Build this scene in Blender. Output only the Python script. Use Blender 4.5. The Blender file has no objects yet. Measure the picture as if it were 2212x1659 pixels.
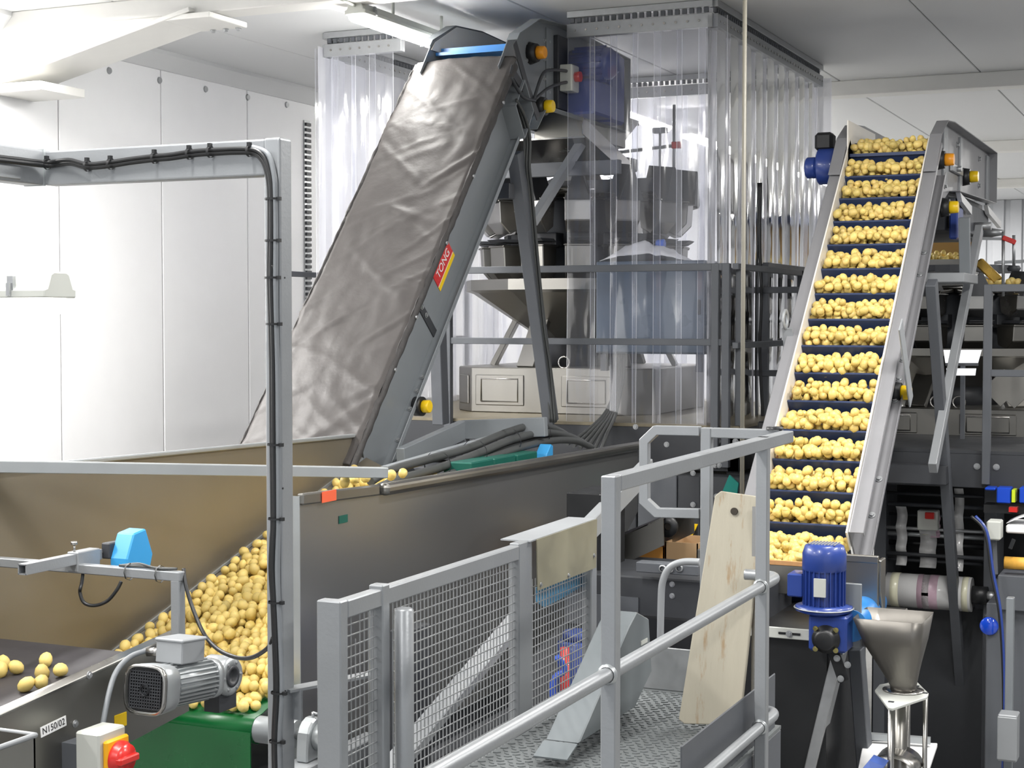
import bpy, bmesh, math, random
from mathutils import Vector, Matrix

# ------------------------------------------------------------------ camera, world, exposure
S = bpy.context.scene
COL = S.collection
random.seed(7)
FPX, EYE = 3424.0, 3.2
YAW, PITCH = math.radians(24.27), math.atan(139.5 / 3424)
cam_d = bpy.data.cameras.new('camera'); cam = bpy.data.objects.new('camera', cam_d); COL.objects.link(cam)
cam_d.sensor_width = 36.0; cam_d.lens = FPX / 2212 * 36.0; cam_d.clip_start = 0.05; cam_d.clip_end = 100
cam.location = (0, 0, EYE); cam.rotation_euler = (math.pi / 2 - PITCH, 0, YAW)
S.camera = cam
S.view_settings.view_transform = 'Standard'; S.view_settings.look = 'None'
S.view_settings.gamma = 1; S.view_settings.use_curve_mapping = False
S.view_settings.exposure = 0.12
W = bpy.data.worlds.new('world'); S.world = W; W.use_nodes = True
W.node_tree.nodes['Background'].inputs[0].default_value = (0.93, 0.96, 1.0, 1)
W.node_tree.nodes['Background'].inputs[1].default_value = 0.85
S.cycles.transparent_max_bounces = 24
S.cycles.max_bounces = 8
S.cycles.sample_clamp_indirect = 6.0

def lamp(name, loc, sx, sy, watt, col=(1, 0.98, 0.95)):
    d = bpy.data.lights.new(name, 'AREA'); d.shape = 'RECTANGLE'; d.size = sx; d.size_y = sy; d.energy = watt; d.color = col
    o = bpy.data.objects.new(name, d); o.location = loc; COL.objects.link(o); return o
# added ceiling area lights without fixtures, placed to brighten the hall
lamp('added_fill_lamp', (-6.0, 2.5, 5.2), 0.25, 1.6, 170)
lamp('added_fill_lamp', (-6.6, 6.0, 5.2), 0.25, 1.6, 215)
lamp('added_fill_lamp', (-7.2, 7.6, 5.2), 0.25, 1.6, 130)
lamp('added_fill_lamp', (-2.8, 3.4, 5.2), 0.25, 1.6, 130)
lamp('added_fill_lamp', (-2.3, -0.6, 5.2), 0.25, 1.6, 110)
lamp('added_fill_lamp', (1.6, 3.0, 5.2), 0.25, 1.6, 130)
lamp('added_fill_lamp', (-1.0, 6.9, 5.2), 0.25, 1.6, 125)
lamp('added_fill_lamp', (1.2, 7.6, 5.2), 0.25, 1.6, 150)
lamp('added_fill_lamp', (2.4, 12.0, 5.2), 0.25, 1.6, 150)
lamp('added_fill_lamp', (3.6, 17.0, 5.2), 0.25, 1.6, 200)
lamp('added_fill_lamp', (-1.0, 22.0, 5.2), 0.25, 1.6, 210)
lamp('added_fill_lamp', (-4.6, 26.0, 5.2), 0.25, 1.6, 300)
lamp('added_fill_lamp', (3.0, 25.5, 5.2), 0.25, 1.6, 220)

# ------------------------------------------------------------------ helpers
_F = Vector((-math.sin(YAW) * math.cos(PITCH), math.cos(YAW) * math.cos(PITCH), -math.sin(PITCH)))
_R = Vector((math.cos(YAW), math.sin(YAW), 0)); _U = _R.cross(_F); _C = Vector((0, 0, EYE))
def _ray(px, py): return _F + _R * ((px - 1106) / FPX) - _U * ((py - 829.5) / FPX)
def QX(px, py, X): d = _ray(px, py); return _C + d * (X / d.x)      # photo point on the plane x = X, as a place in the hall
def QY(px, py, Y): d = _ray(px, py); return _C + d * (Y / d.y)
def QZ(px, py, Z): d = _ray(px, py); return _C + d * ((Z - EYE) / d.z)
def proj(p):
    v = Vector(p) - _C; return (1106 + FPX * v.dot(_R) / v.dot(_F), 829.5 - FPX * v.dot(_U) / v.dot(_F))
def V(*a): return Vector(a)
Z3 = V(0, 0, 1); X3 = V(1, 0, 0); Y3 = V(0, 1, 0)

def lin(c):
    c = c / 255.0
    return c / 12.92 if c <= 0.04045 else ((c + 0.055) / 1.055) ** 2.4
def rgb(r, g, b): return (lin(r), lin(g), lin(b), 1)

MATS = {}
def mat(name, col, rough=0.5, metal=0.0, var=0.10, scale=6.0, bump=0.0, bscale=40.0, rvar=0.12, stretch=(1, 1, 1), coat=0, spec=0.5, **kw):
    m = bpy.data.materials.new(name); m.use_nodes = True; nt = m.node_tree; b = nt.nodes['Principled BSDF']
    N = nt.nodes.new; L = nt.links.new
    tc = N('ShaderNodeTexCoord'); mp = N('ShaderNodeMapping'); mp.inputs['Scale'].default_value = stretch
    L(tc.outputs['Object'], mp.inputs[0])
    n = N('ShaderNodeTexNoise'); n.inputs['Scale'].default_value = scale; n.inputs['Detail'].default_value = 5; L(mp.outputs[0], n.inputs[0])
    mx = N('ShaderNodeMix'); mx.data_type = 'RGBA'
    a = [max(0, c * (1 - var)) for c in col[:3]] + [1]; z = [min(1, c * (1 + var)) for c in col[:3]] + [1]
    mx.inputs[6].default_value = a; mx.inputs[7].default_value = z
    L(n.outputs['Fac'], mx.inputs[0]); L(mx.outputs[2], b.inputs['Base Color'])
    mr = N('ShaderNodeMapRange'); mr.inputs[3].default_value = max(0.02, rough - rvar); mr.inputs[4].default_value = min(1, rough + rvar)
    L(n.outputs['Fac'], mr.inputs[0]); L(mr.outputs[0], b.inputs['Roughness'])
    b.inputs['Metallic'].default_value = metal; b.inputs['Coat Weight'].default_value = coat; b.inputs['Specular IOR Level'].default_value = spec
    if bump:
        n2 = N('ShaderNodeTexNoise'); n2.inputs['Scale'].default_value = bscale; n2.inputs['Detail'].default_value = 4; L(mp.outputs[0], n2.inputs[0])
        bp = N('ShaderNodeBump'); bp.inputs['Strength'].default_value = bump; bp.inputs['Distance'].default_value = 0.01
        L(n2.outputs['Fac'], bp.inputs['Height']); L(bp.outputs[0], b.inputs['Normal'])
    MATS[name] = m; m['_'] = 1
    return m
def emit(name, col, s):
    m = bpy.data.materials.new(name); m.use_nodes = True; nt = m.node_tree; nt.nodes.clear()
    e = nt.nodes.new('ShaderNodeEmission'); e.inputs[0].default_value = col; e.inputs[1].default_value = s
    o = nt.nodes.new('ShaderNodeOutputMaterial'); nt.links.new(e.outputs[0], o.inputs[0]); MATS[name] = m; return m

white_panel = mat('white_wall_panel', rgb(246, 246, 247), 0.45, var=0.02)
ceil_m = mat('ceiling_panel_white', rgb(214, 215, 216), 0.5, var=0.03, scale=2)
beam_white = mat('white_painted_steel', rgb(225, 224, 220), 0.5, var=0.05)
far_wall = mat('grey_cladding', rgb(186, 188, 192), 0.6, var=0.05)
concrete = mat('grey_concrete', rgb(150, 150, 148), 0.7, var=0.25, bump=0.2)
grey = mat('grey_paint', rgb(126, 131, 135), 0.42, metal=0.1, var=0.06, coat=0.1)
grey2 = mat('grey_machine_paint', rgb(150, 153, 156), 0.42, metal=0.15, var=0.06)
dgrey = mat('dark_grey_paint', rgb(84, 87, 92), 0.5, var=0.12)
ddark = mat('charcoal_paint', rgb(52, 54, 58), 0.5, var=0.15)
silver = mat('silver_rail_paint', rgb(146, 149, 152), 0.36, metal=0.35, var=0.06, bump=0.06, bscale=90)
galv = mat('galvanised_steel', rgb(170, 172, 174), 0.4, metal=0.7, var=0.12, scale=25)
steel = mat('stainless_steel', rgb(178, 176, 172), 0.26, metal=1.0, var=0.06, rvar=0.05)
steel_dull = mat('brushed_stainless', rgb(152, 150, 145), 0.36, metal=1.0, var=0.07, rvar=0.08, scale=3)
panel_steel = mat('worn_panel_steel', rgb(150, 150, 149), 0.30, metal=0.8, var=0.04, rvar=0.02, scale=1.2)
steel_warm = mat('reflection_tinted_steel', rgb(130, 123, 110), 0.42, metal=0.55, var=0.12, rvar=0.1, scale=2.5)  # warm tint puts the potatoes' reflection into the panel colour
black = mat('black_rubber', rgb(26, 27, 29), 0.42, var=0.2)
hose_m = mat('dark_grey_hose', rgb(66, 68, 68), 0.55, var=0.15)
cable_grey = mat('grey_cable_sheath', rgb(120, 124, 128), 0.45)
tarp = mat('grey_tarpaulin', rgb(74, 71, 70), 0.5, var=0.07, bump=0.25, bscale=22, scale=3, metal=0.0, spec=0.28)
tarp_edge = mat('dark_tarp_hem', rgb(62, 60, 60), 0.6, bump=0.6, bscale=30)
navy = mat('navy_belt', rgb(46, 60, 96), 0.4, var=0.1)
bluebelt = mat('blue_belt', rgb(40, 118, 186), 0.35, var=0.08)
bluepaint = mat('blue_motor_paint', rgb(38, 62, 134), 0.35, var=0.12, coat=0.3)
greenbelt = mat('green_pvc_belt', rgb(4, 92, 42), 0.28, var=0.08)
darkbelt = mat('dark_conveyor_belt', rgb(56, 54, 58), 0.5)
deck_m = mat('worn_deck_paint', rgb(112, 116, 117), 0.45, metal=0.2, var=0.12)
guard_m = mat('grey_guard_paint', rgb(108, 114, 117), 0.45, var=0.06)
elev_m = mat('lavender_grey_paint', rgb(136, 136, 139), 0.42, metal=0.15, var=0.05)
yellow = mat('yellow_plastic', rgb(236, 196, 20), 0.35)
orange = mat('orange_plastic', rgb(232, 152, 30), 0.35)
red = mat('red_plastic', rgb(204, 40, 34), 0.3, coat=0.4)
white_pl = mat('white_plastic', rgb(232, 232, 232), 0.4, var=0.03)
lightgrey_pl = mat('light_grey_plastic', rgb(190, 192, 186), 0.45, var=0.03)
sensorblue = mat('sensor_blue', rgb(58, 150, 208), 0.35, var=0.05)
greenpl = mat('dark_green_plastic', rgb(10, 84, 72), 0.4)
tealpl = mat('teal_plastic', rgb(18, 120, 110), 0.4)
alu = mat('cast_aluminium', rgb(176, 180, 182), 0.36, metal=0.6, var=0.06)
card = mat('cardboard', rgb(186, 154, 116), 0.8, var=0.08)
amber = mat('potato_film', rgb(226, 170, 70), 0.5, var=0.35, scale=30)
sheet_white = mat('white_plastic_sheet', rgb(222, 222, 224), 0.4, bump=0.4, bscale=8)
guideedge = mat('white_guide_face', rgb(232, 228, 220), 0.4, var=0.06)  # plain near-white for guide strips and inner head plates
rust = mat('rusty_starch_edge', rgb(188, 140, 92), 0.7, var=0.3, scale=30)
filmclear = mat('wrapped_film', rgb(196, 196, 196), 0.2, var=0.06, coat=0.6)
filmpink = mat('pink_printed_film', rgb(196, 168, 182), 0.25, var=0.1, coat=0.5)
filmcream = mat('cream_printed_film', rgb(206, 204, 180), 0.25, coat=0.5)
clearish = mat('tinted_guard_plastic', rgb(120, 124, 124), 0.2)
checker = mat('brassy_floor_edge', rgb(122, 114, 96), 0.5, metal=0.4, var=0.35, scale=18)
cabblue = mat('blue_grey_enamel', rgb(98, 110, 124), 0.3, var=0.05, coat=0.3)
redled = emit('red_indicator', (1, 0.05, 0.05, 1), 2.0)
greenled = emit('green_indicator', (0.0, 1, 0.45, 1), 2.0)
amberled = emit('amber_indicator', (1, 0.25, 0.02, 1), 2.5)
screen = emit('lit_screen', (0.95, 0.97, 1.0, 1), 1.2)
glow = emit('lamp_diffuser', (1, 0.98, 0.94, 1), 85.0)
glow2 = emit('near_lamp_diffuser', (1, 0.98, 0.93, 1), 14.0)

def wood_mat():
    m = mat('pale_worn_wood', rgb(168, 162, 146), 0.7, var=0.07, scale=5, stretch=(6, 6, 0.6), bump=0.15, bscale=14)
    nt = m.node_tree; b = nt.nodes['Principled BSDF']; src = b.inputs['Base Color'].links[0].from_socket
    tc = nt.nodes.new('ShaderNodeTexCoord'); mp = nt.nodes.new('ShaderNodeMapping'); mp.inputs['Scale'].default_value = (30, 30, 3)
    n = nt.nodes.new('ShaderNodeTexNoise'); n.inputs['Scale'].default_value = 1.0; n.inputs['Detail'].default_value = 6; n.inputs['Roughness'].default_value = 0.65
    cr = nt.nodes.new('ShaderNodeValToRGB'); cr.color_ramp.elements[0].position = 0.30; cr.color_ramp.elements[1].position = 0.42
    mx = nt.nodes.new('ShaderNodeMix'); mx.data_type = 'RGBA'; mx.inputs[6].default_value = rgb(150, 128, 98)
    nt.links.new(tc.outputs['Object'], mp.inputs[0]); nt.links.new(mp.outputs[0], n.inputs[0]); nt.links.new(n.outputs['Fac'], cr.inputs[0])
    nt.links.new(cr.outputs[0], mx.inputs[0]); nt.links.new(src, mx.inputs[7]); nt.links.new(mx.outputs[2], b.inputs['Base Color']); return m
wood = wood_mat()

def potato_mat():
    m = mat('potato_skin', rgb(222, 193, 118), 0.36, var=0.12, scale=18, bump=0.25, bscale=60)
    nt = m.node_tree; b = nt.nodes['Principled BSDF']; src = b.inputs['Base Color'].links[0].from_socket
    oi = nt.nodes.new('ShaderNodeObjectInfo'); tc = nt.nodes.new('ShaderNodeTexCoord')
    n = nt.nodes.new('ShaderNodeTexNoise'); n.inputs['Scale'].default_value = 14; nt.links.new(tc.outputs['Object'], n.inputs[0])
    hs = nt.nodes.new('ShaderNodeHueSaturation'); mr = nt.nodes.new('ShaderNodeMapRange'); mr.inputs[3].default_value = 0.82; mr.inputs[4].default_value = 1.12
    ge = nt.nodes.new('ShaderNodeNewGeometry'); ad = nt.nodes.new('ShaderNodeMath'); ad.operation = 'ADD'; fr = nt.nodes.new('ShaderNodeMath'); fr.operation = 'FRACT'
    nt.links.new(oi.outputs['Random'], ad.inputs[0]); nt.links.new(ge.outputs['Random Per Island'], ad.inputs[1]); nt.links.new(ad.outputs[0], fr.inputs[0]); nt.links.new(fr.outputs[0], mr.inputs[0]); nt.links.new(mr.outputs[0], hs.inputs['Value'])
    mr2 = nt.nodes.new('ShaderNodeMapRange'); mr2.inputs[3].default_value = 0.49; mr2.inputs[4].default_value = 0.525
    nt.links.new(n.outputs['Fac'], mr2.inputs[0]); nt.links.new(mr2.outputs[0], hs.inputs['Hue']); nt.links.new(src, hs.inputs['Color'])
    nt.links.new(hs.outputs[0], b.inputs['Base Color'])
    b.inputs['Subsurface Weight'].default_value = 0.12; b.inputs['Subsurface Radius'].default_value = (0.02, 0.01, 0.004); return m
potato_m = potato_mat()

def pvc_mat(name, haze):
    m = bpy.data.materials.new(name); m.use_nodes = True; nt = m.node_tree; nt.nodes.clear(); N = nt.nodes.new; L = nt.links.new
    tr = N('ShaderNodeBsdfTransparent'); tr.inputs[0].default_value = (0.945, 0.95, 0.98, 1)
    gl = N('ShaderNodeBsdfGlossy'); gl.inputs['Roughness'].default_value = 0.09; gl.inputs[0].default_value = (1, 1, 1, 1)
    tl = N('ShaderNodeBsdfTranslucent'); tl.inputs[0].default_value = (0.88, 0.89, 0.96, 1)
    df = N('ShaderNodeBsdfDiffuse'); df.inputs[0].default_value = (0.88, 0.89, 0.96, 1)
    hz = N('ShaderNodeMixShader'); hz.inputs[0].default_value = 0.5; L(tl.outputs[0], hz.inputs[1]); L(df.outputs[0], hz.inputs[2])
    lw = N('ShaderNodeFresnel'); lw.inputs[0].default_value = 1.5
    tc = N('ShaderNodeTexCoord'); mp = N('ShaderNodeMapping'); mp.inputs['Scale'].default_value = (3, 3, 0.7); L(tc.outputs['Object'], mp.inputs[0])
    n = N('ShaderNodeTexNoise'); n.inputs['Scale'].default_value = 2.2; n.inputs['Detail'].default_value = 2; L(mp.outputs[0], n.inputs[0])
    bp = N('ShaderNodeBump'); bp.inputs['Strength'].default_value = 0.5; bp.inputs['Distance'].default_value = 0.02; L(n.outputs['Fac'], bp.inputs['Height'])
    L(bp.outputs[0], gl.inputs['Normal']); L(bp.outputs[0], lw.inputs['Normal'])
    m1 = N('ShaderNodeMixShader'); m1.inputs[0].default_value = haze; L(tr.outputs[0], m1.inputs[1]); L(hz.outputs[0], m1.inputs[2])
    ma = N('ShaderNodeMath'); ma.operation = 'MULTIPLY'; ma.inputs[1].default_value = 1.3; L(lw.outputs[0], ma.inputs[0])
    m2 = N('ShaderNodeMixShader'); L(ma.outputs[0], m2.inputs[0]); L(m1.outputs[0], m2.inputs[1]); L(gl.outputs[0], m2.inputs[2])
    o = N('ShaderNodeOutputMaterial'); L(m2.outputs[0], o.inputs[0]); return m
pvc = pvc_mat('clear_pvc', 0.10); pvc_glare = pvc_mat('glare_hazed_pvc', 0.45); pvc_edge = pvc_mat('pvc_edge_glint', 0.62)  # lamp glare put into the milky haze of side and back strips

def spline(pts, n=6):
    pts = [Vector(p) for p in pts]; out = []
    for i in range(len(pts) - 1):
        p0 = pts[max(i - 1, 0)]; p1 = pts[i]; p2 = pts[i + 1]; p3 = pts[min(i + 2, len(pts) - 1)]
        for k in range(n):
            t = k / n; out.append(0.5 * ((2 * p1) + (p2 - p0) * t + (2 * p0 - 5 * p1 + 4 * p2 - p3) * t * t + (3 * p1 - p0 - 3 * p2 + p3) * t ** 3))
    out.append(pts[-1]); return out

class MB:
    def __init__(s): s.v = []; s.f = []; s.sm = []
    def add(s, vs, fs, smooth=False):
        o = len(s.v); s.v += [Vector(p) for p in vs]; s.f += [[i + o for i in f] for f in fs]; s.sm += [smooth] * len(fs); return s
    def box(s, x0, x1, y0, y1, z0, z1):
        x0, x1 = sorted((x0, x1)); y0, y1 = sorted((y0, y1)); z0, z1 = sorted((z0, z1))
        return s.add([(x0, y0, z0), (x1, y0, z0), (x1, y1, z0), (x0, y1, z0), (x0, y0, z1), (x1, y0, z1), (x1, y1, z1), (x0, y1, z1)],
                     [(0, 3, 2, 1), (4, 5, 6, 7), (0, 1, 5, 4), (1, 2, 6, 5), (2, 3, 7, 6), (3, 0, 4, 7)])
    def obox(s, c, ax, ay, az):          # centre and three half-axis vectors
        c = Vector(c); ax = Vector(ax); ay = Vector(ay); az = Vector(az)
        P = [c + sx * ax + sy * ay + sz * az for sz in (-1, 1) for sx, sy in ((-1, -1), (1, -1), (1, 1), (-1, 1))]
        return s.add(P, [(0, 3, 2, 1), (4, 5, 6, 7), (0, 1, 5, 4), (1, 2, 6, 5), (2, 3, 7, 6), (3, 0, 4, 7)])
    def beam(s, p0, p1, w, h, up=Z3):
        p0 = Vector(p0); p1 = Vector(p1); d = (p1 - p0).normalized(); up = Vector(up)
        if abs(d.dot(up)) > 0.98: up = Y3 if abs(d.y) < 0.9 else X3
        a = d.cross(up).normalized(); b = a.cross(d).normalized()
        return s.obox((p0 + p1) / 2, a * w / 2, d * (p1 - p0).length / 2, b * h / 2)
    def prism(s, pts, vec):
        pts = [Vector(p) for p in pts]; vec = Vector(vec); n = len(pts)
        return s.add(pts + [p + vec for p in pts], [list(range(n))[::-1], list(range(n, 2 * n))] + [(i, (i + 1) % n, (i + 1) % n + n, i + n) for i in range(n)])
    def cyl(s, p0, p1, r0, r1=None, n=18, smooth=True):
        r1 = r0 if r1 is None else r1; p0 = Vector(p0); p1 = Vector(p1); d = (p1 - p0).normalized()
        a = d.orthogonal().normalized(); b = d.cross(a); vs = []
        for p, r in ((p0, r0), (p1, r1)):
            vs += [p + (a * math.cos(2 * math.pi * i / n) + b * math.sin(2 * math.pi * i / n)) * r for i in range(n)]
        s.add(vs, [(i, (i + 1) % n, (i + 1) % n + n, i + n) for i in range(n)], smooth)
        return s.add(vs, [list(range(n))[::-1], list(range(n, 2 * n))])
    def tube(s, pts, r, n=8):
        pts = [Vector(p) for p in pts]; t0 = (pts[1] - pts[0]).normalized(); a = t0.orthogonal().normalized(); vs = []
        for i, p in enumerate(pts):
            t = (pts[min(i + 1, len(pts) - 1)] - pts[max(i - 1, 0)]).normalized()
            a = (a - t * a.dot(t)).normalized(); b = t.cross(a)
            vs += [p + (a * math.cos(2 * math.pi * k / n) + b * math.sin(2 * math.pi * k / n)) * r for k in range(n)]
        m = len(pts)
        s.add(vs, [(i * n + k, i * n + (k + 1) % n, (i + 1) * n + (k + 1) % n, (i + 1) * n + k) for i in range(m - 1) for k in range(n)], True)
        return s.add(vs[:n] + vs[-n:], [list(range(n))[::-1], list(range(n, 2 * n))])
    def lathe(s, o, ax, prof, n=24, a0=None, smooth=True):
        o = Vector(o); ax = Vector(ax).normalized(); a = (Vector(a0) if a0 else ax.orthogonal()).normalized(); b = ax.cross(a); vs = []
        for r, h in prof:
            vs += [o + ax * h + (a * math.cos(2 * math.pi * i / n) + b * math.sin(2 * math.pi * i / n)) * max(r, 1e-4) for i in range(n)]
        m = len(prof)
        return s.add(vs, [(j * n + i, j * n + (i + 1) % n, (j + 1) * n + (i + 1) % n, (j + 1) * n + i) for j in range(m - 1) for i in range(n)], smooth)
    def grid(s, fn, nu, nv, smooth=True):
        vs = [fn(i / nu, j / nv) for j in range(nv + 1) for i in range(nu + 1)]; k = nu + 1
        return s.add(vs, [(j * k + i, j * k + i + 1, (j + 1) * k + i + 1, (j + 1) * k + i) for j in range(nv) for i in range(nu)], smooth)
    def chain(s, pts, x0, x1, t=0.006):       # folded strip: (y,z) polyline swept from x0 to x1
        for (y0, z0), (y1, z1) in zip(pts[:-1], pts[1:]):
            s.beam((0.5 * (x0 + x1), y0, z0), (0.5 * (x0 + x1), y1, z1), abs(x1 - x0), t, up=X3.cross(V(0, y1 - y0, z1 - z0)))
        return s
    def bolt(s, p, ax, r=0.012, h=0.01):
        p = Vector(p); ax = Vector(ax).normalized(); s.cyl(p, p + ax * h * 0.3, r * 1.5, n=12); return s.cyl(p, p + ax * h, r, n=6, smooth=False)
    def build(s, name, m, parent=None, bevel=0.0, label=None, kind=None, recalc=True, solid=0.0, seg=1):
        off = Vector((0, 0, 0)); q = parent
        while q is not None: off += Vector(q.location); q = q.parent
        me = bpy.data.meshes.new(name); me.from_pydata([p - off for p in s.v], [], s.f)
        for p, sm in zip(me.polygons, s.sm): p.use_smooth = sm
        if recalc:
            bm = bmesh.new(); bm.from_mesh(me); bmesh.ops.remove_doubles(bm, verts=bm.verts, dist=1e-6); bmesh.ops.recalc_face_normals(bm, faces=bm.faces); bm.to_mesh(me); bm.free()
        me.materials.append(m); o = bpy.data.objects.new(name, me); COL.objects.link(o); o.parent = parent
        if solid: md = o.modifiers.new('s', 'SOLIDIFY'); md.thickness = solid; md.offset = 0
        if bevel:
            md = o.modifiers.new('b', 'BEVEL'); md.width = bevel; md.segments = seg; md.limit_method = 'ANGLE'; md.angle_limit = 0.7
        if label: o['label'] = label
        if kind: o['kind'] = kind
        return o
def thing(name, label, cat, loc, group=None):
    o = bpy.data.objects.new(name, None); o.empty_display_size = 0.1; COL.objects.link(o); o.location = loc; o['label'] = label; o['category'] = cat
    if group: o['group'] = group
    return o
def solo(mb, name, m, label, cat, loc=(0, 0, 0), group=None, **kw):   # a thing that is one mesh, origin at loc
    loc = Vector(loc); mb.v = [p - loc for p in mb.v]; o = mb.build(name, m, None, **kw); o.location = loc; o['label'] = label; o['category'] = cat
    if group: o['group'] = group
    return o
def struct(mb, name, m, parent=None, **kw):
    o = mb.build(name, m, parent, **kw)
    if parent is None: o['kind'] = 'structure'
    return o
def text(s, name, m, parent, org, right, up, size, label=None, ext=0.0008):
    c = bpy.data.curves.new(name, 'FONT'); c.body = s; c.size = size; c.align_x = 'CENTER'; c.align_y = 'CENTER'; c.extrude = ext; c.materials.append(m)
    o_ = bpy.data.objects.new(name, c); COL.objects.link(o_); bpy.context.view_layer.update(); me = bpy.data.meshes.new_from_object(o_.evaluated_get(bpy.context.evaluated_depsgraph_get())); bpy.data.objects.remove(o_)
    o = bpy.data.objects.new(name, me); COL.objects.link(o)
    off = Vector((0, 0, 0)); q = parent
    while q is not None: off += Vector(q.location); q = q.parent
    r = Vector(right).normalized(); n = r.cross(Vector(up)).normalized(); u = n.cross(r)
    M = Matrix((r, u, n)).transposed().to_4x4(); M.translation = Vector(org) - off
    o.parent = parent; o.matrix_local = M
    if label: o['label'] = label
    return o

# ------------------------------------------------------------------ the hall
XW, ZC = -7.73, 5.3
struct(MB().box(-8.0, 9.2, -3, 29.2, -0.2, 0), 'floor', concrete)
wl = struct(MB().box(XW - 0.2, XW - 0.05, -3, 29, 0, 5.45), 'wall_left', white_panel)
y = -2.97; k = 0
while y < 28:
    MB().box(XW - 0.05, XW, y + 0.004, y + 1.206, 0, ZC).build('panel', white_panel, wl, bevel=0.006); y += 1.214
for i in range(6):
    c = V(XW, 9.12 + 0.62 * i, 5.065 + 0.012 * i); MB().cyl(c, c + X3 * 0.012, 0.028, 0.022, n=14).build('fixing_cap', galv, wl)
wb = struct(MB().box(-8, 9.2, 29.05, 29.2, 0, 5.45), 'wall_back', far_wall)
for i in range(57):
    MB().box(-7.7 + 0.3 * i, -7.7 + 0.3 * i + 0.2, 29.0, 29.05, 0, 5.3).build('rib_panel', far_wall, wb, bevel=0.01)
struct(MB().box(9.0, 9.2, -3, 29, 0, 5.45), 'wall_right', far_wall)
ce = struct(MB().box(-7.93, 9.2, -3, 29.2, ZC + 0.05, 5.5), 'ceiling', ceil_m)
for i in range(15):
    x = -7.95 + 1.2 * i; MB().box(max(x, XW) + 0.004, x + 1.196, -3, 29, ZC, ZC + 0.05).build('panel', ceil_m, ce, bevel=0.006)
m = MB(); m.prism([(XW, -3, 5.3), (XW + 0.13, -3, 5.3), (XW + 0.13, -3, 5.27), (XW + 0.03, -3, 5.17), (XW, -3, 5.17)], (0, 32, 0))
struct(m, 'trim_1', ceil_m)
for i, yy in enumerate((8.55, 14.0, 19.4, 24.7)):      # rafter flanges under the ceiling
    rb = struct(MB().box(XW, 9, yy, yy + 0.22, 5.17, 5.3), 'rafter_beam', beam_white, bevel=0.006)
    if i == 0:
        MB().prism([(XW, yy, 4.86), (XW, yy, 5.17), (-5.9, yy, 5.17), (-6.35, yy, 5.17 - 0.02)], (0, 0.20, 0)).build('haunch_web', beam_white, rb)
        m = MB(); m.beam((XW, yy + 0.15, 4.82), (-6.1, yy + 0.15, 5.19), 0.42, 0.03); m.build('haunch_flange', beam_white, rb, bevel=0.004)
        MB().box(XW, XW + 0.45, yy - 0.1, yy + 0.36, 4.74, 4.80).build('end_plate', beam_white, rb, bevel=0.004)
        MB().box(-6.32, -5.95, yy - 0.05, yy + 0.38, 5.13, 5.165).build('joint_plate', beam_white, rb, bevel=0.004)
        m = MB()
        for q in range(3): m.bolt((-6.2 + 0.1 * q, yy + 0.35, 5.13), -Z3, 0.014, 0.02)
        m.build('bolt', galv, rb, kind='stuff')
# perforated upright on the wall
t = thing('perforated_upright', 'slim perforated dark steel upright fixed down the white wall beside clear curtain', 'upright', (XW, 12.55, 0))
MB().box(XW, XW + 0.012, 12.50, 12.60, 2.2, 5.02).build('back_plate', galv, t)
m = MB()
for i in range(56): m.box(XW + 0.012, XW + 0.03, 12.51, 12.59, 2.22 + i * 0.05, 2.22 + i * 0.05 + 0.028)
m.build('perforation_rib', ddark, t, kind='stuff')

# ------------------------------------------------------------------ lamps in view
def batten(name, label, c, ax, ln, gm, w=0.12, h=0.10, group=None):
    c = Vector(c); ax = Vector(ax); sd = ax.cross(Z3)
    t = thing(name, label, 'light', c, group)
    m = MB(); e = []
    prof = [(-w * .62, -.012), (-w * .62, .012), (-w * .5, .016), (-w * .36, h * .55), (-w * .25, h * .62), (w * .25, h * .62), (w * .36, h * .55), (w * .5, .016), (w * .62, .012), (w * .62, -.012)]
    m.prism([c - ax * ln / 2 + sd * a + Z3 * b for a, b in prof], ax * ln); m.build('housing', lightgrey_pl, t, bevel=0.004)
    prof = [(-w * .52, -.012), (-w * .48, -h * .35), (-w * .3, -h * .58), (w * .3, -h * .58), (w * .48, -h * .35), (w * .52, -.012)]
    m = MB(); m.prism([c - ax * (ln / 2 - .02) + sd * a + Z3 * b for a, b in prof], ax * (ln - .04)); m.build('diffuser', gm, t, bevel=0.006)
    for s in (-1, 1):
        for q in (-.42, .42):
            p = c + ax * ln * q + sd * s * w * .56
            m = MB(); m.obox(p + Z3 * .02, ax * .011, sd * .006, Z3 * .03); m.obox(p + Z3 * .012 + sd * s * .008, ax * .006, sd * .008, Z3 * .018); m.build('clip', galv, t)
    return t
t = batten('ceiling_batten', 'blazing fluorescent batten on ceiling just behind the covered elevator head', (-5.0, 9.55, 5.12), Y3, 1.7, glow)
MB().tube([(-5.0, 8.75, 5.16), (-5.0, 8.5, 5.17), (-5.0, 8.4, 5.3)], 0.012).build('feed_conduit', lightgrey_pl, t)
for yy in (9.2, 9.9): MB().cyl((-5.0, yy, 5.17), (-5.0, yy, 5.3), .01).build('hanger', lightgrey_pl, t)
c = QY(-60, 636, 3.6)
t = batten('hanging_batten', 'grey lit fluorescent batten with metal clip hanging before white wall', (QY(131, 636, 3.6).x - 0.78, 3.6, c.z), X3, 1.56, glow2, w=0.11, h=0.10)
m = MB()
for q in (-0.66, -0.3): m.cyl((t.location.x + q, 3.6, t.location.z + 0.06), (t.location.x + q, 3.6, ZC), 0.004, n=6)
m.build('drop_rod', galv, t)
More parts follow.
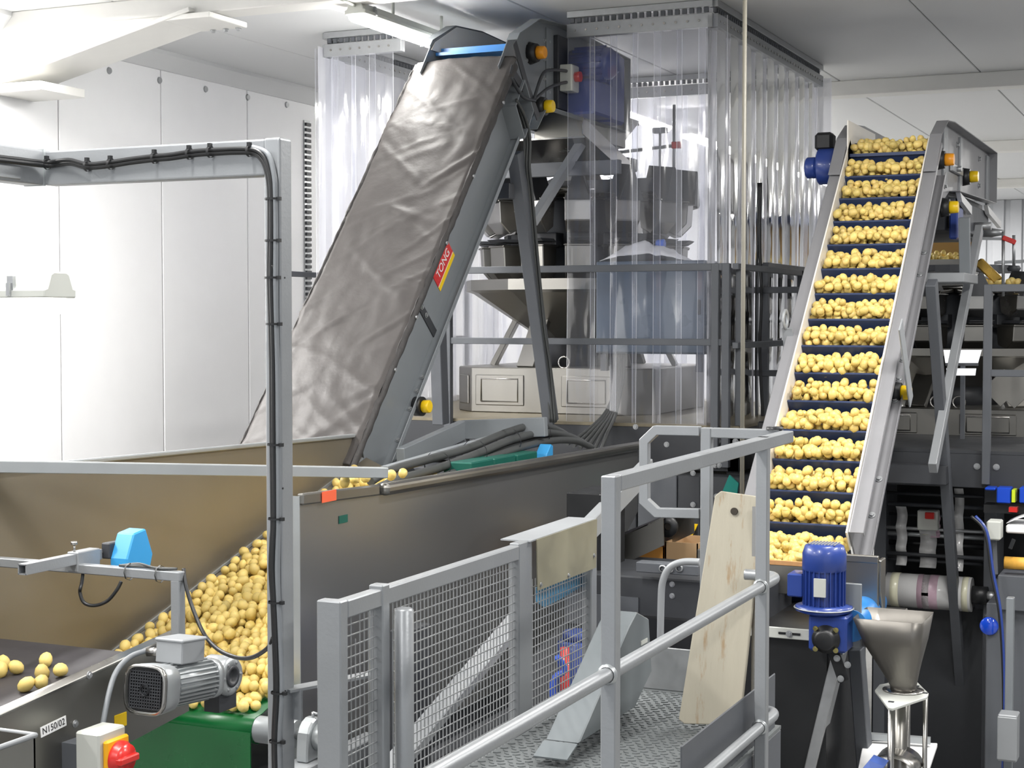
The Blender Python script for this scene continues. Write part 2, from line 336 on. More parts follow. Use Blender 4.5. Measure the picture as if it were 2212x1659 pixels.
for i, yy in enumerate((13.9, 16.2, 18.5, 20.8)):
    batten('ceiling_batten', ['ceiling batten right above the weigher at back of the clear curtain enclosure', 'ceiling batten glaring through the right curtain nearest the enclosure corner', 'ceiling batten glaring through the right curtain near its far edge', 'far ceiling batten visible in gap between right curtain and potato elevator motor'][i], (-5.0, yy, 5.08), Y3, 1.7, glow)

darksteel = mat('surround_darkened_steel', rgb(120, 117, 112), 0.38, metal=0.85, var=0.08)  # funnel's dark surroundings put into the base colour
# thin conduit dropping from the ceiling
p0 = QY(1609, 5, 7.4)
solo(MB().cyl((p0.x, 7.4, 1.2), (p0.x, 7.4, ZC), 0.0105, n=12), 'drop_conduit', mat('beige_conduit', rgb(108, 105, 95), .5), 'thin pale vertical conduit dropping from ceiling in front of the clear curtain', 'conduit', (p0.x, 7.4, 1.2))

# ------------------------------------------------------------------ strip curtain enclosure
CX0, CX1, CY0, CY1 = -6.06, -3.11, 10.12, 13.1
def curtain(label, p0, p1, skip=None, pv=None):
    p0 = Vector(p0); p1 = Vector(p1); d = (p1 - p0).normalized(); ln = (p1 - p0).length; nrm = d.cross(Z3)
    t = thing('strip_curtain', label, 'curtain', (p0 + p1) / 2 + Z3 * 2.5, None)
    segs = [(0, ln)]
    if skip: segs = [(0, skip[0]), (skip[1], ln)]
    for a, b in segs:
        m = MB(); m.obox(p0 + d * (a + b) / 2 + Z3 * 5.275, d * (b - a) / 2, nrm * 0.03, Z3 * 0.022); m.obox(p0 + d * (a + b) / 2 + Z3 * 5.165, d * (b - a) / 2, nrm * 0.03, Z3 * 0.045)
        m.build('header_rail', galv, t, bevel=0.002)
        m = MB(); q = a + 0.03
        while q < b - 0.02:
            c = p0 + d * q; m.obox(c + Z3 * 5.236, d * 0.015, nrm * 0.008, Z3 * 0.016); q += 0.05
        m.build('hook', dgrey, t, kind='stuff')
        m = MB(); q = a + 0.06
        while q < b - 0.02:
            for s in (-1, 1): c = p0 + d * q + nrm * s * 0.03; m.cyl(c + Z3 * 5.165, c + Z3 * 5.165 + nrm * s * 0.006, 0.008, n=8)
            q += 0.08
        m.build('rivet', steel, t, kind='stuff')
    n = int(ln / 0.155); w = 0.2
    for i in range(n + 1):
        q = i * ln / n
        if skip and skip[0] - 0.02 < q < skip[1] + 0.02: continue
        sg = 0.008 if i % 2 else -0.008; ph = random.uniform(0, 6); am = random.uniform(0.004, 0.012); tw = random.uniform(-0.05, 0.05)
        def fn(u, v):
            z = 5.19 - v * 2.71
            o = sg + 0.008 * (1 - (2 * u - 1) ** 2) * (1 if i % 2 else -1) + am * v * math.sin(v * 5 + ph) + tw * (u - .5) * v * 0.6
            return p0 + d * (q + (u - .5) * w) + nrm * o + Z3 * z
        us = [0, .022, .15, .3, .45, .6, .75, .88, .978, 1]
        so = MB().grid(lambda u, v, fn=fn: fn(us[int(round(u * 9))], v), 9, 14).build('strip', pv or pvc, t, recalc=False); so.data.materials.append(pvc_edge)
        for pi, p_ in enumerate(so.data.polygons): p_.material_index = 1 if pi % 9 in (0, 8) else 0  # whiter margins paint the light caught on strip edges
    return t
curtain('clear strip curtain across the front of the weigher enclosure', (CX0, CY0, 0), (CX1, CY0, 0), skip=(0.64, 1.92))
curtain('clear strip curtain down the right side of the weigher enclosure', (CX1, CY0, 0), (CX1, CY1, 0), pv=pvc_glare)
curtain('clear strip curtain down the wall side of the weigher enclosure', (CX0, CY1, 0), (CX0, CY0, 0), pv=pvc_glare)
curtain('clear strip curtain across the back of the weigher enclosure', (CX1, CY1, 0), (CX0, CY1, 0), pv=pvc_glare)

# ------------------------------------------------------------------ elevators
PR = None
def elevator(name, label, group, ang, org, xl, xr, u0, u1, headR, rim, hz, lo=-0.135):
    """inclined flighted conveyor; org=(y,z) of a point on the belt line; webs at xl and xr, flanges 70 mm outwards"""
    c, s = math.cos(ang), math.sin(ang)
    def P(u, w, x): return V(x, org[0] + u * c - w * s, org[1] + u * s + w * c)
    t = thing(name, label, 'conveyor', P(u0, 0, (xl + xr) / 2), group)
    D = V(0, c, s); N = V(0, -s, c)
    for sgn, x in ((-1, xl), (1, xr)):
        m = MB(); m.obox(P((u0 + u1) / 2, (.135 + lo) / 2, x + sgn * 0.003), X3 * 0.003, D * (u1 - u0) / 2, N * (.135 - lo) / 2)
        for w in (0.132, lo + .003): m.obox(P((u0 + u1) / 2, w, x + sgn * 0.036), X3 * 0.036, D * (u1 - u0) / 2, N * 0.003)
        for w in (0.118, lo + .017): m.obox(P((u0 + u1) / 2, w, x + sgn * 0.071), X3 * 0.002, D * (u1 - u0) / 2, N * 0.016)
        m.build('side_channel', hz, t, bevel=0.002)
        m = MB()
        m.prism([V(x, a, b) for a, b in headR], X3 * sgn * 0.005); m.build('head_plate', hz, t)
        m = MB(); m.chain(rim, x, x + sgn * 0.075); m.build('head_rim', hz, t, bevel=0.001)
    m = MB(); m.box(xl + 0.01, xr - 0.01, rim[0][0] + 0.45, rim[-1][0], 0, 0)
    return t, P, D, N

# --- covered elevator
A1 = math.radians(48.9)
e1, P1, D1, N1 = elevator('covered_elevator', 'steep grey elevator conveyor covered by wrinkled grey tarpaulin', None, A1, (8.35, 3.60), -4.78, -4.23, -1.60, 1.55,
    [(9.16, 4.80), (9.34, 5.03), (9.68, 5.18), (10.1, 5.21), (11.4, 5.17), (11.4, 4.62), (9.76, 4.62), (9.45, 4.45)],
    [(9.30, 4.985), (9.34, 5.03), (9.68, 5.18), (10.1, 5.21), (11.4, 5.17), (11.4, 4.62), (9.80, 4.62), (9.62, 4.45)], grey, lo=-.26)
rn = random.Random(3); folds = [(rn.uniform(-.15, 1.1), rn.uniform(0, 1), rn.uniform(0.25, 1.1) * rn.choice((-1, 1)), rn.uniform(.012, .035), rn.uniform(.004, .011)) for _ in range(60)]
from mathutils import noise as MN
def tarp_fn(u, v):
    uu = -1.66 + v * 3.22; a = -4.875 + u * 0.735; w = 0.148
    h = 0.012 * math.sin(math.pi * u) * (1 + math.sin(v * 9))
    for fu, fv, sl, wd, am in folds:
        d = (v - fv) * 3.22 - sl * (u - fu) * 0.75; k = max(0, 1 - abs(u - fu) * 2.2)
        h += am * k * math.exp(-(d / wd) ** 2)
    h += 0.012 * MN.noise(V(u * 3, v * 8, 1)) + 0.006 * MN.noise(V(u * 9, v * 22, 5))
    e = min(u, 1 - u)
    if e < 0.03: h -= 0.010
    return P1(uu, w + h, a)
m = MB(); m.grid(tarp_fn, 60, 150)
cov = m.build('tarpaulin_cover', tarp, e1, recalc=False, solid=0.003)
m = MB()
for sd, x in ((1, -4.145), (-1, -4.872)):
    def hem(u, v, x=x, sd=sd):
        th = u * 2 * math.pi; uu = -1.68 + v * 3.18; r = 0.017 * (1 + 0.35 * MN.noise(V(v * 40, u * 3, sd)))
        return P1(uu, 0.128 + r * 1.5 * math.cos(th) - 0.008, x + r * math.sin(th))
    m.grid(hem, 8, 160)
m.build('hem', tarp_edge, cov, recalc=False)
m = MB()
for u in (-1.0, -0.62, -0.05, 0.5, 1.15): m.cyl(P1(u, 0.12, -4.128), P1(u, 0.12, -4.118), 0.011, n=10)
m.build('eyelet', galv, cov, kind='stuff')
m = MB()
m.grid(lambda u, v: P1(-1.3 + v * 2.75, -0.02, -4.77 + u * 0.53), 1, 1, False); m.box(-4.77, -4.24, 9.36, 11.3, 4.93, 4.95); m.build('belt', bluebelt, e1)
for i in range(5): MB().box(-4.76, -4.25, 9.42 + i * 0.3, 9.425 + i * 0.3 + 0.012, 4.95, 4.985).build('belt_flight', bluebelt, e1)
MB().prism([V(-4.776, a_, b_) for a_, b_ in [(9.30, 4.96), (9.36, 5.02), (9.68, 5.17), (10.1, 5.2), (11.3, 5.16), (11.3, 4.96)]], X3 * 0.006).build('inner_guard', guideedge, e1)
m = MB(); m.obox(P1(-0.42, -.07, -4.222), X3 * 0.005, N1 * .185, D1 * 0.028); m.build('splice_plate', ddark, e1, bevel=0.002)
m = MB()
for u, w in ((-0.42, .09), (-0.42, -.02), (-0.42, -.09)): m.bolt(P1(u, w, -4.215), X3, 0.011)
for u in (-1.2, -0.98, -0.92, -0.85, -0.75): m.bolt(P1(u, -0.252, -4.19), N1, 0.010)
for yy, zz in ((9.62, 5.0), (9.9, 5.08), (9.9, 4.95), (9.9, 4.82), (9.98, 5.08), (9.98, 4.9), (9.98, 4.74), (9.6, 4.9)): m.bolt((-4.225, yy, zz), X3, 0.011)
m.build('bolt', galv, e1, kind='stuff')
m = MB(); m.box(-4.225, -4.215, 9.92, 10.02, 4.64, 5.17); m.build('head_stiffener', grey, e1, bevel=0.002)
for yy, zz, mt in ((9.66, 4.955, orange), (9.80, 4.62, yellow)):     # bearing with end cap
    b = MB().cyl((-4.225, yy, zz), (-4.17, yy, zz), 0.075, 0.06).build('bearing', black, e1); MB().cyl((-4.17, yy, zz), (-4.115, yy, zz), 0.045, 0.04).build('end_cap', mt, b, bevel=0.004)
p = P1(-0.93, -0.29, -4.19); b = MB().cyl(p, p + X3 * 0.05, 0.055).build('bearing', black, e1); MB().cyl(p + X3 * .05, p + X3 * .095, 0.036).build('end_cap', yellow, b, bevel=0.004)
# clamped flat straps and a lozenge bracket near the head
p = P1(1.02, -0.02, -4.16)
m = MB(); m.chain([(9.20, 4.55), (9.34, 4.73), (9.48, 4.55), (9.34, 4.36), (9.20, 4.55)], -4.225, -4.12, 0.008); m.build('lozenge_bracket', grey, e1)
m = MB()
for a, b in (((9.22, 4.95), (9.40, 4.72)), ((9.40, 4.72), (9.60, 4.52)), ((9.16, 4.78), (9.36, 4.68))):
    q0 = V(-4.14, *a); q1 = V(-4.14, *b); m.beam(q0, q1, 0.06, 0.008, up=X3)
m.build('cover_plate', ddark, e1, bevel=0.002)
# name plate
pl = QX(956, 569, -4.222); sgn = MB(); ctr = V(-4.222, pl.y, pl.z)
m = MB(); m.obox(ctr, X3 * 0.002, D1 * 0.145, N1 * 0.052); sp = m.build('sign_plate', red, e1, label='red and yellow maker sign with white letters')
m = MB(); m.obox(ctr - N1 * 0.068 , X3 * 0.0021, D1 * 0.145, N1 * 0.017); m.build('yellow_band', yellow, sp)
m = MB(); m.obox(ctr - N1 * 0.0515, X3 * 0.0022, D1 * 0.145, N1 * 0.002); m.build('white_line', white_pl, sp)
text('TONG', 'lettering', white_pl, sp, ctr + X3 * 0.0035 , D1, N1, 0.074)
# head drive, seen through the curtain
g = MB(); g.cyl((-4.2, 10.35, 4.97), (-3.92, 10.35, 4.97), 0.11); g.cyl((-3.92, 10.35, 4.97), (-3.86, 10.35, 4.97), 0.11, 0.06); mo = g.build('drive_motor', bluepaint, e1)
m = MB()
for i in range(16):
    a = i * math.pi / 8; m.obox(V(-4.06, 10.35 + .115 * math.cos(a), 4.97 + .115 * math.sin(a)), X3 * .11, V(0, math.cos(a), math.sin(a)) * .012, V(0, -math.sin(a), math.cos(a)) * .003)
m.build('cooling_fin', bluepaint, mo)
m = MB(); m.box(-4.22, -4.0, 10.25, 10.62, 4.62, 4.86); m.build('gearbox', bluepaint, e1, bevel=0.015)
m = MB(); m.box(-4.22, -4.05, 10.72, 11.0, 4.62, 5.12); m.build('gear_case', bluepaint, e1, bevel=0.02)
m = MB(); m.box(-4.225, -4.19, 10.06, 10.24, 4.64, 5.14); m.build('motor_mount', ddark, e1, bevel=0.004)
sw = MB().box(-4.19, -4.10, 10.08, 10.22, 4.76, 4.94).build('isolator_box', lightgrey_pl, e1, bevel=0.006); MB().cyl((-4.10, 10.15, 4.86), (-4.06, 10.15, 4.86), 0.035).build('red_knob', red, sw)
m = MB(); m.box(-4.80, -4.20, 11.05, 11.42, 4.50, 5.12); m.build('discharge_hood', steel_dull, e1, bevel=0.006)
# cables clipped at the head and down the leg
m = MB()
for pts in ([(-4.13, 9.5, 4.62), (-4.12, 9.7, 4.72), (-4.12, 9.9, 4.78), (-4.14, 10.1, 4.82)], [(-4.13, 9.5, 4.62), (-4.12, 9.62, 4.8), (-4.13, 9.8, 4.86), (-4.14, 10.15, 4.9)],
            [(-4.13, 9.15, 4.72), (-4.12, 9.3, 4.62), (-4.12, 9.5, 4.62)]): m.tube(spline(pts), 0.011)
m.build('cable', ddark, e1)
l0 = QX(1113, 330, -4.2); l1 = QX(1190, 912, -4.2)
for sx in (0, -0.60):
    m = MB(); m.beam(l0 + X3 * sx, l1 if sx == 0 else V(-4.8, l0.y + .12, l1.z), 0.08, 0.10, up=D1); m.build('leg', dgrey, e1, bevel=0.004)
m = MB(); m.beam(V(-4.8, l0.y - .05, l0.z - 0.25), V(-4.2, l0.y - .05, l0.z - 0.25), 0.08, 0.1); m.build('cross_beam', ddark, e1, bevel=0.004)
b0 = QX(1255, 310, -4.25); b1 = QX(1150, 480, -4.3)
m = MB(); m.beam(b0, b1, 0.06, 0.06); m.build('brace', grey2, e1, bevel=0.003)
m = MB()
for dx in (0.0, 0.02, 0.038):
    pts = [QX(1115 + dx * 200, 215, -4.12), QX(1135, 255, -4.12), QX(1145, 300, -4.12), QX(1144, 360, -4.13), QX(1150, 420, -4.14), QX(1162, 560, -4.14), QX(1176, 700, -4.14), QX(1190, 800, -4.14), QX(1200, 912, -4.14)]
    m.tube(spline([q - V(dx, 0, 0) for q in pts]), 0.010)
lc = m.build('leg_cable', hose_m, e1)
# chute and funnel to weigher
t = thing('infeed_chute', 'bright stainless chute and square funnel between elevator head and first weigher', 'chute', (-4.6, 11.3, 4.6))
m = MB(); m.prism([V(-5.1, 10.45, 4.48), V(-4.15, 10.45, 4.48), V(-4.15, 11.2, 4.34), V(-5.1, 11.2, 4.34)], (0, 0, 0.012)); m.build('tray', steel, t)
m = MB(); m.prism([V(-4.15, 10.4, 4.62), V(-4.15, 10.4, 4.50), V(-4.15, 11.35, 4.28), V(-4.15, 11.35, 4.40)], (0.008, 0, 0)); m.prism([V(-5.1, 10.4, 4.62), V(-5.1, 10.4, 4.50), V(-5.1, 11.35, 4.28), V(-5.1, 11.35, 4.40)], (0.008, 0, 0)); m.build('side_skirt', steel, t)
m = MB(); m.lathe((-4.58, 11.6, 4.37), Z3, [(0.11, 0), (0.14, 0.02), (0.42, 0.36), (0.44, 0.36), (0.44, 0.40), (0.40, 0.40)], n=4, a0=(1, 1, 0), smooth=False); m.build('funnel', steel_dull, t)
for yy, zz in ((10.5, 4.27), (11.2, 4.2)): MB().beam((-5.15, yy, zz), (-3.9, yy, zz), 0.05, 0.1).build('support_rail', dgrey, t, bevel=0.003)

# --- potato elevator
A2 = math.radians(44.0)
e2, P2, D2, N2 = elevator('potato_elevator', 'steep open elevator conveyor lifting rows of potatoes on navy flights', None, A2, (9.256 + .09 * math.sin(A2), 3.333 - .09 * math.cos(A2)), -2.235, -1.72, -1.78, 1.36,
    [(10.02, 4.04), (10.2, 4.36), (10.44, 4.47), (10.7, 4.49), (12.8, 4.49), (12.8, 4.10), (10.95, 4.06), (10.7, 3.98), (10.35, 3.90)],
    [(9.97, 4.11), (10.2, 4.36), (10.44, 4.47), (10.7, 4.49), (12.8, 4.49), (12.8, 4.10), (10.95, 4.06)], elev_m)
m = MB(); m.grid(lambda u, v: P2(-1.75 + v * 3.1, 0.0, -2.23 + u * 0.505), 1, 1, False); m.box(-2.23, -1.725, 10.2, 12.75, 4.24, 4.26); m.build('belt', navy, e2)
NF = 17; SP = 0.2165
for i in range(NF):
    u = 0 + (6 - i) * SP + 0.0 + 0.02
    m = MB(); m.prism([P2(u, 0, -2.225), P2(u + .004, .086, -2.225), P2(u + .016, .088, -2.225), P2(u + .022, .0, -2.225)], X3 * 0.495); m.build('flight', navy, e2, bevel=0.003)
for i in range(4): MB().box(-2.22, -1.73, 10.32 + i * 0.4, 10.335 + i * 0.4, 4.26, 4.34).build('head_flight', navy, e2)
for x, sg in ((-2.232, 1), (-1.724, -1)):     # white guide strips above the belt edge
    m = MB(); m.obox(P2(-0.2, 0.085, x + sg * 0.004), X3 * 0.004, D2 * 1.6, N2 * 0.07); m.build('edge_guide', guideedge, e2, label='white plastic guide strip')
m = MB(); m.obox(P2(-0.9, 0.018, -2.226), X3 * 0.0035, D2 * 0.85, N2 * 0.016); m.build('stain_line', rust, e2)
m = MB(); m.box(-2.232, -2.224, 10.15, 11.0, 4.16, 4.47); m.build('inner_guard', guideedge, e2)
for u, w in ((0.93, -0.005), (-0.40, 0.0), (0.13, 0.0)):
    m = MB(); m.obox(P2(u, w, -1.712), X3 * 0.004, D2 * 0.10, N2 * 0.05); m.build('splice_plate', ddark if u > .5 else dgrey, e2, bevel=0.002)
m = MB()
for u in (-1.45, -1.2, -0.62, -0.55, -0.45, -0.3, 0.42, 0.62): m.bolt(P2(u, -0.128, -1.69), N2, 0.013, 0.014)
for u in (0.42, 0.62, -0.9): m.bolt(P2(u, -0.02, -1.714), X3, 0.012)
for yy, zz in ((10.7, 4.40), (10.75, 4.08), (11.25, 4.40), (10.55, 4.02), (10.6, 4.3), (12.3, 4.2), (12.3, 4.4)): m.bolt((-1.715, yy, zz), X3, 0.014, 0.016)
m.build('bolt', galv, e2, kind='stuff')
for yy, wd in ((10.62, .16), (11.32, .10), (12.66, .16)):
    m = MB(); m.box(-1.715, -1.70, yy, yy + wd, 4.08, 4.46); m.build('head_stiffener', grey2, e2, bevel=0.002)
for yy, zz, mt in ((10.42, 4.22, orange), (11.5, 4.20, yellow), (10.62, 3.93, yellow), (9.0, 2.79, yellow)):
    b = MB().cyl((-1.715, yy, zz), (-1.66, yy, zz), 0.065, 0.055).build('bearing', black, e2); MB().cyl((-1.66, yy, zz), (-1.605, yy, zz), 0.042, 0.038).build('end_cap', mt, b, bevel=0.004)
m = MB(); m.obox((-1.70, 11.15, 4.22), X3 * .012, Y3 * .22, Z3 * .025); m.cyl((-1.70, 11.1, 4.22), (-1.66, 11.1, 4.22), 0.02, n=8); m.build('belt_tensioner', galv, e2, bevel=0.003)
m = MB(); m.box(-1.78, -1.70, 11.1, 12.75, 3.82, 4.03); m.build('lower_guard', dgrey, e2, bevel=0.004)
m = MB(); m.box(-2.25, -1.74, 10.9, 12.7, 3.80, 4.08); m.build('return_tray', ddark, e2)
m = MB(); m.prism([V(-1.69, 11.05, 4.06), V(-1.69, 11.6, 4.0), V(-1.69, 11.6, 3.94), V(-1.69, 11.15, 4.0)], X3 * 0.03); m.prism([V(-1.69, 12.4, 4.06), V(-1.69, 13.2, 3.98), V(-1.69, 13.2, 3.93), V(-1.69, 12.5, 4.0)], X3 * 0.03); m.build('white_lug', white_pl, e2)
m = MB(); m.box(-1.715, -1.66, 10.95, 11.2, 3.74, 3.96); m.build('blue_cover', bluepaint, e2, bevel=0.01)
MB().cyl((-1.70, 12.0, 3.88), (-1.58, 12.0, 3.88), 0.03).build('cable_gland', galv, e2); MB().cyl((-1.70, 12.55, 3.86), (-1.56, 12.55, 3.86), 0.045, 0.02).build('cable_gland', galv, e2)
# left side drive motor at head
b = MB().cyl((-2.29, 10.35, 4.2), (-2.46, 10.35, 4.2), 0.12).build('drive_motor', bluepaint, e2, bevel=0.01); MB().cyl((-2.46, 10.3, 4.19), (-2.53, 10.3, 4.19), 0.07).build('fan_cowl', bluepaint, b, bevel=0.01); MB().box(-2.48, -2.36, 10.3, 10.42, 4.3, 4.42).build('terminal_box', black, b, bevel=0.02)
# legs
def px_beam(name, a, b, w, h, X, m_, par, up=Y3):
    m = MB(); m.beam(QX(*a, X), QX(*b, X), w, h, up=up); return m.build(name, m_, par, bevel=0.003)
px_beam('leg', (2012, 610), (2088, 1655), 0.06, 0.10, -1.62, dgrey, e2)
m = MB(); q0 = QX(2012, 610, -2.32); q1 = QX(2088, 1655, -1.62); m.beam((-2.32, QX(2012, 610, -1.62).y, QX(2012, 610, -1.62).z), (-2.32, q1.y, q1.z), 0.06, 0.1, up=Y3); m.build('leg', dgrey, e2, bevel=0.003)
px_beam('brace', (2115, 495), (2015, 1012), 0.05, 0.08, -1.60, grey2, e2)
px_beam('hanger_post', (2083, 470), (2085, 604), 0.07, 0.05, -1.60, grey, e2)
px_beam('gusset', (1945, 700), (1968, 868), 0.01, 0.10, -1.60, grey2, e2)
m = MB(); a = QX(2080, 600, -1.6); m.box(-2.0, -1.52, a.y - 0.5, a.y + .12, a.z - .04, a.z + 0.02); m.build('bracket_plate', grey2, e2, bevel=0.004)
c_ = QX(1697, 690, -2.31); MB().lathe(c_, X3, [(.035, -.006), (.06, -.006), (.06, .006), (.035, .006), (.035, -.006)], n=20).build('lifting_lug', grey2, e2)
MB().beam(c_ + V(.01, 0, -.05), c_ + V(.01, .04, -.16), .012, .06, up=X3).build('lug_plate', grey2, e2)
# foot box
m = MB(); m.prism([V(-2.36, 7.45, 1.92), V(-2.36, 7.45, 2.07), V(-2.36, 7.75, 2.07), V(-2.36, 7.75, 1.70), V(-2.36, 7.6, 1.70)], X3 * 0.02)
m.prism([V(-1.48, 7.45, 1.92), V(-1.48, 7.45, 2.07), V(-1.48, 7.56, 2.07), V(-1.48, 7.56, 1.80), V(-1.48, 7.6, 1.70)], X3 * 0.02)
m.box(-2.36, -1.47, 7.44, 7.455, 1.88, 2.02); m.box(-2.36, -1.47, 7.5, 8.2, 1.70, 1.72); m.build('foot_hopper', steel_dull, e2, bevel=0.004)
m = MB(); m.box(-1.66, -1.47, 7.43, 7.46, 1.80, 2.08); m.beam((-1.74, 7.44, 2.075), (-1.47, 7.44, 2.075), 0.03, 0.035); m.build('foot_panel', steel_dull, e2, bevel=0.004)
m = MB(); m.beam((-2.34, 7.45, 2.03), (-1.74, 7.45, 2.03), 0.02, 0.02); m.build('lip', rust, e2)

# ------------------------------------------------------------------ potato trough (hopper) and its green belt
XN, XF = -3.30, -4.19
t = hop = thing('potato_trough', 'tall stainless trough side panels holding the pile of potatoes, with folded rim', 'hopper', ((XN + XF) / 2, 6.5, 1.6))
a = QX(645, 1072, XN); b = QX(812, 1052, XN); c = QX(1376, 958, XN)
m = MB(); m.prism([a, c, V(XN, c.y, c.z - .42), V(XN, c.y - .6, c.z - .75), V(XN, a.y + 1.9, 1.35), V(XN, a.y, 1.35)], X3 * 0.006); near = m.build('near_panel', panel_steel, t)
m = MB(); m.beam(a + V(.006, 0, -.012), b + V(.006, 0, -.012), 0.03, 0.045); m.build('rim', steel_dull, t, bevel=0.006)
m = MB(); m.beam(b + V(.022, .02, -.012), c + V(.022, 0, -.012), 0.05, 0.055); m.build('rim', steel_dull, t, bevel=0.02, seg=3)
m = MB(); m.box(XN - 0.045, XN + .006, a.y - 0.004, a.y, 1.35, a.z); m.build('front_return', alu, t)
p = QX(700, 1071, XN); m = MB(); m.obox(p + X3 * .024, X3 * .001, Y3 * .055, Z3 * .022); m.build('orange_tape', mat('orange_tape', rgb(226, 96, 60), 0.5), near)
p = QX(738, 1121, XN); m = MB(); m.obox(p + X3 * .008, X3 * .001, Y3 * .035, Z3 * .016); m.build('green_label', greenpl, near)
f1 = QX(200, 995, XF); f2 = QX(778, 940, XF); g1 = QX(200, 1440, XF); g2 = QX(781, 990, XF)
sl = (g2.z - g1.z) / (g2.y - g1.y)
yz = lambda y: g1.z + (y - g1.y) * sl
tz = lambda y: f1.z + (y - f1.y) * (f2.z - f1.z) / (f2.y - f1.y)
y0 = 3.0
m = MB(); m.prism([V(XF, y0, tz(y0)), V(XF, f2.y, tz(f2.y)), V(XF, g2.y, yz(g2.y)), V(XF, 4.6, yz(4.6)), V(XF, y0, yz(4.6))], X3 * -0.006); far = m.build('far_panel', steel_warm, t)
m = MB(); m.beam((XF, y0, tz(y0)), (XF, f2.y, tz(f2.y)), 0.03, 0.02); m.build('rim', alu, t, bevel=0.005)
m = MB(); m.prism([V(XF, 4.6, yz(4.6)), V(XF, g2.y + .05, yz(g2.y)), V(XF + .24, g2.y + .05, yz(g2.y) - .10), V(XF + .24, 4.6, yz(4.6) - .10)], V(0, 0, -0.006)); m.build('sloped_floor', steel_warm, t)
m = MB(); m.beam(V(XF + .003, 4.6, yz(4.6)), V(XF + .003, g2.y, yz(g2.y)), 0.012, 0.012); m.build('fold_edge', alu, t)
m = MB(); m.prism([V(XF, f2.y, tz(f2.y)), V(XF, g2.y + .02, yz(g2.y)), V(XF - .6, g2.y + .02, yz(g2.y)), V(XF - .6, f2.y, tz(f2.y))], Y3 * 0.006); m.build('end_return', steel_dull, t)
BZ = lambda y: yz(y) - 0.10
# the belt conveyor under the pile
t = thing('green_belt_conveyor', 'inclined green belt conveyor carrying the potato pile, drum end below motor', 'conveyor', (-3.7, 5.05, 1.6))
DY = 5.06; DZ = QY(680, 1590, DY).z; r = 0.055
sl_b = math.atan(sl); zb = DZ + r
m = MB(); pr = [(DY - r * math.cos(q), DZ + r * math.sin(q)) for q in [math.radians(v) for v in range(-80, 80, 16)]]
pr = [(DY + 1.0, DZ - r - .02), (DY, DZ - r)] + pr + [(DY + .02, zb), (7.25, zb + (7.23 - DY) * sl)]
XB1 = QY(560, 1560, DY).x
m.grid(lambda u, v: V(-4.0 + u * (XB1 + 4.0), *pr[min(int(round(v * (len(pr) - 1))), len(pr) - 1)]), 1, len(pr) - 1); m.build('belt', greenbelt, t, solid=0.004)
m = MB(); m.prism([V(0, DY - .05, 1.60), V(0, DY - .05, 0.9), V(0, DY + .2, 0.9), V(0, DY + .2, 1.55)], X3 * 0.01)
m = MB(); m.box(-4.0, XB1, DY - .062, DY - .056, 0.9, DZ); m.build('return_belt', greenbelt, t)
MB().cyl((-4.0, DY, DZ), (XB1 + 0.17, DY, DZ), r - 0.004, n=28).build('drum', alu, t)
MB().cyl((XB1 + .17, DY, DZ), (-3.0, DY, DZ), 0.022).build('shaft', galv, t)
m = MB(); m.box(-4.1, -3.35, DY + .1, 7.6, 1.2, 1.45); m.build('frame', ddark, t)
bx = -3.1
t = thing('bearing_block', 'grey pedestal bearing with round cap beside the green belt drum', 'bearing', (bx, DY, DZ - .08))
m = MB(); m.prism([V(bx - .03, DY - .075, DZ - .085), V(bx - .03, DY + .075, DZ - .085), V(bx - .03, DY + .075, DZ - .06)] + [V(bx - .03, DY + .07 * math.cos(math.radians(q)), DZ + .072 * math.sin(math.radians(q))) for q in range(0, 181, 20)] + [V(bx - .03, DY - .075, DZ - .06)], X3 * 0.05); m.build('housing', alu, t, bevel=0.006)
MB().cyl((bx + .02, DY, DZ), (bx + .085, DY, DZ), 0.05, 0.047, n=28).build('round_cap', alu, t, bevel=0.004)
m = MB(); m.cyl((bx + .0, DY, DZ + .07), (bx + .0, DY, DZ + .09), 0.006); m.cyl((bx - .0, DY, DZ + .088), (bx + .025, DY, DZ + .084), 0.005); m.build('grease_nipple', galv, t)
m = MB(); m.box(bx - .06, bx + .05, DY - .14, DY + .14, DZ - .11, DZ - .085); m.build('base_plate', grey2, t, bevel=0.004)
m = MB(); m.box(bx - .06, bx + .02, DY - .12, DY + .5, 1.2, DZ - .11); m.build('bracket', grey2, t, bevel=0.004)

# tie bar across the trough
p1 = QX(833, 1027, XN + .03); p2 = QX(-40, 1007, XF + .02)
solo(MB().beam(p1 + V(0, 0, .012), p2, 0.05, 0.045), 'tie_bar', alu, 'long flat bright steel tie bar lying across the trough rims', 'bar', p1, bevel=0.003)

# ------------------------------------------------------------------ feed conveyor with label
XC = -3.25
fa = QX(-60, 1573, XC); fb = QX(345, 1388, XC); fd = (fb - fa).normalized(); fn_ = X3.cross(fd)
t = thing('feed_conveyor', 'dark belt feed conveyor with dull steel side frame labelled N150/02', 'conveyor', (XC - .4, 4.0, 1.7))
fe = fa + fd * ((4.46 - fa.y) / fd.y); fs = fa - fd * 1.5
m = MB(); m.beam(fs - fn_ * .14, fe - fn_ * .14, 0.008, 0.28, up=fn_); sidef = m.build('side_frame', steel_dull, t)
m = MB(); m.beam(fs + V(-.02, 0, .0), fe + V(-.02, 0, 0), 0.05, 0.012, up=fn_); m.build('top_flange', steel, t, bevel=0.003)
m = MB(); m.beam(fs + V(-.88, 0, -.12), fe + V(-.88, 0, -.12), 0.008, 0.24, up=fn_); m.build('far_side_frame', steel_dull, t)
m = MB(); m.obox((fs + fe) / 2 + V(-.44, 0, 0) - fn_ * .10, X3 * .43, fd * (fe - fs).length / 2, fn_ * .006); m.build('belt', darkbelt, t)
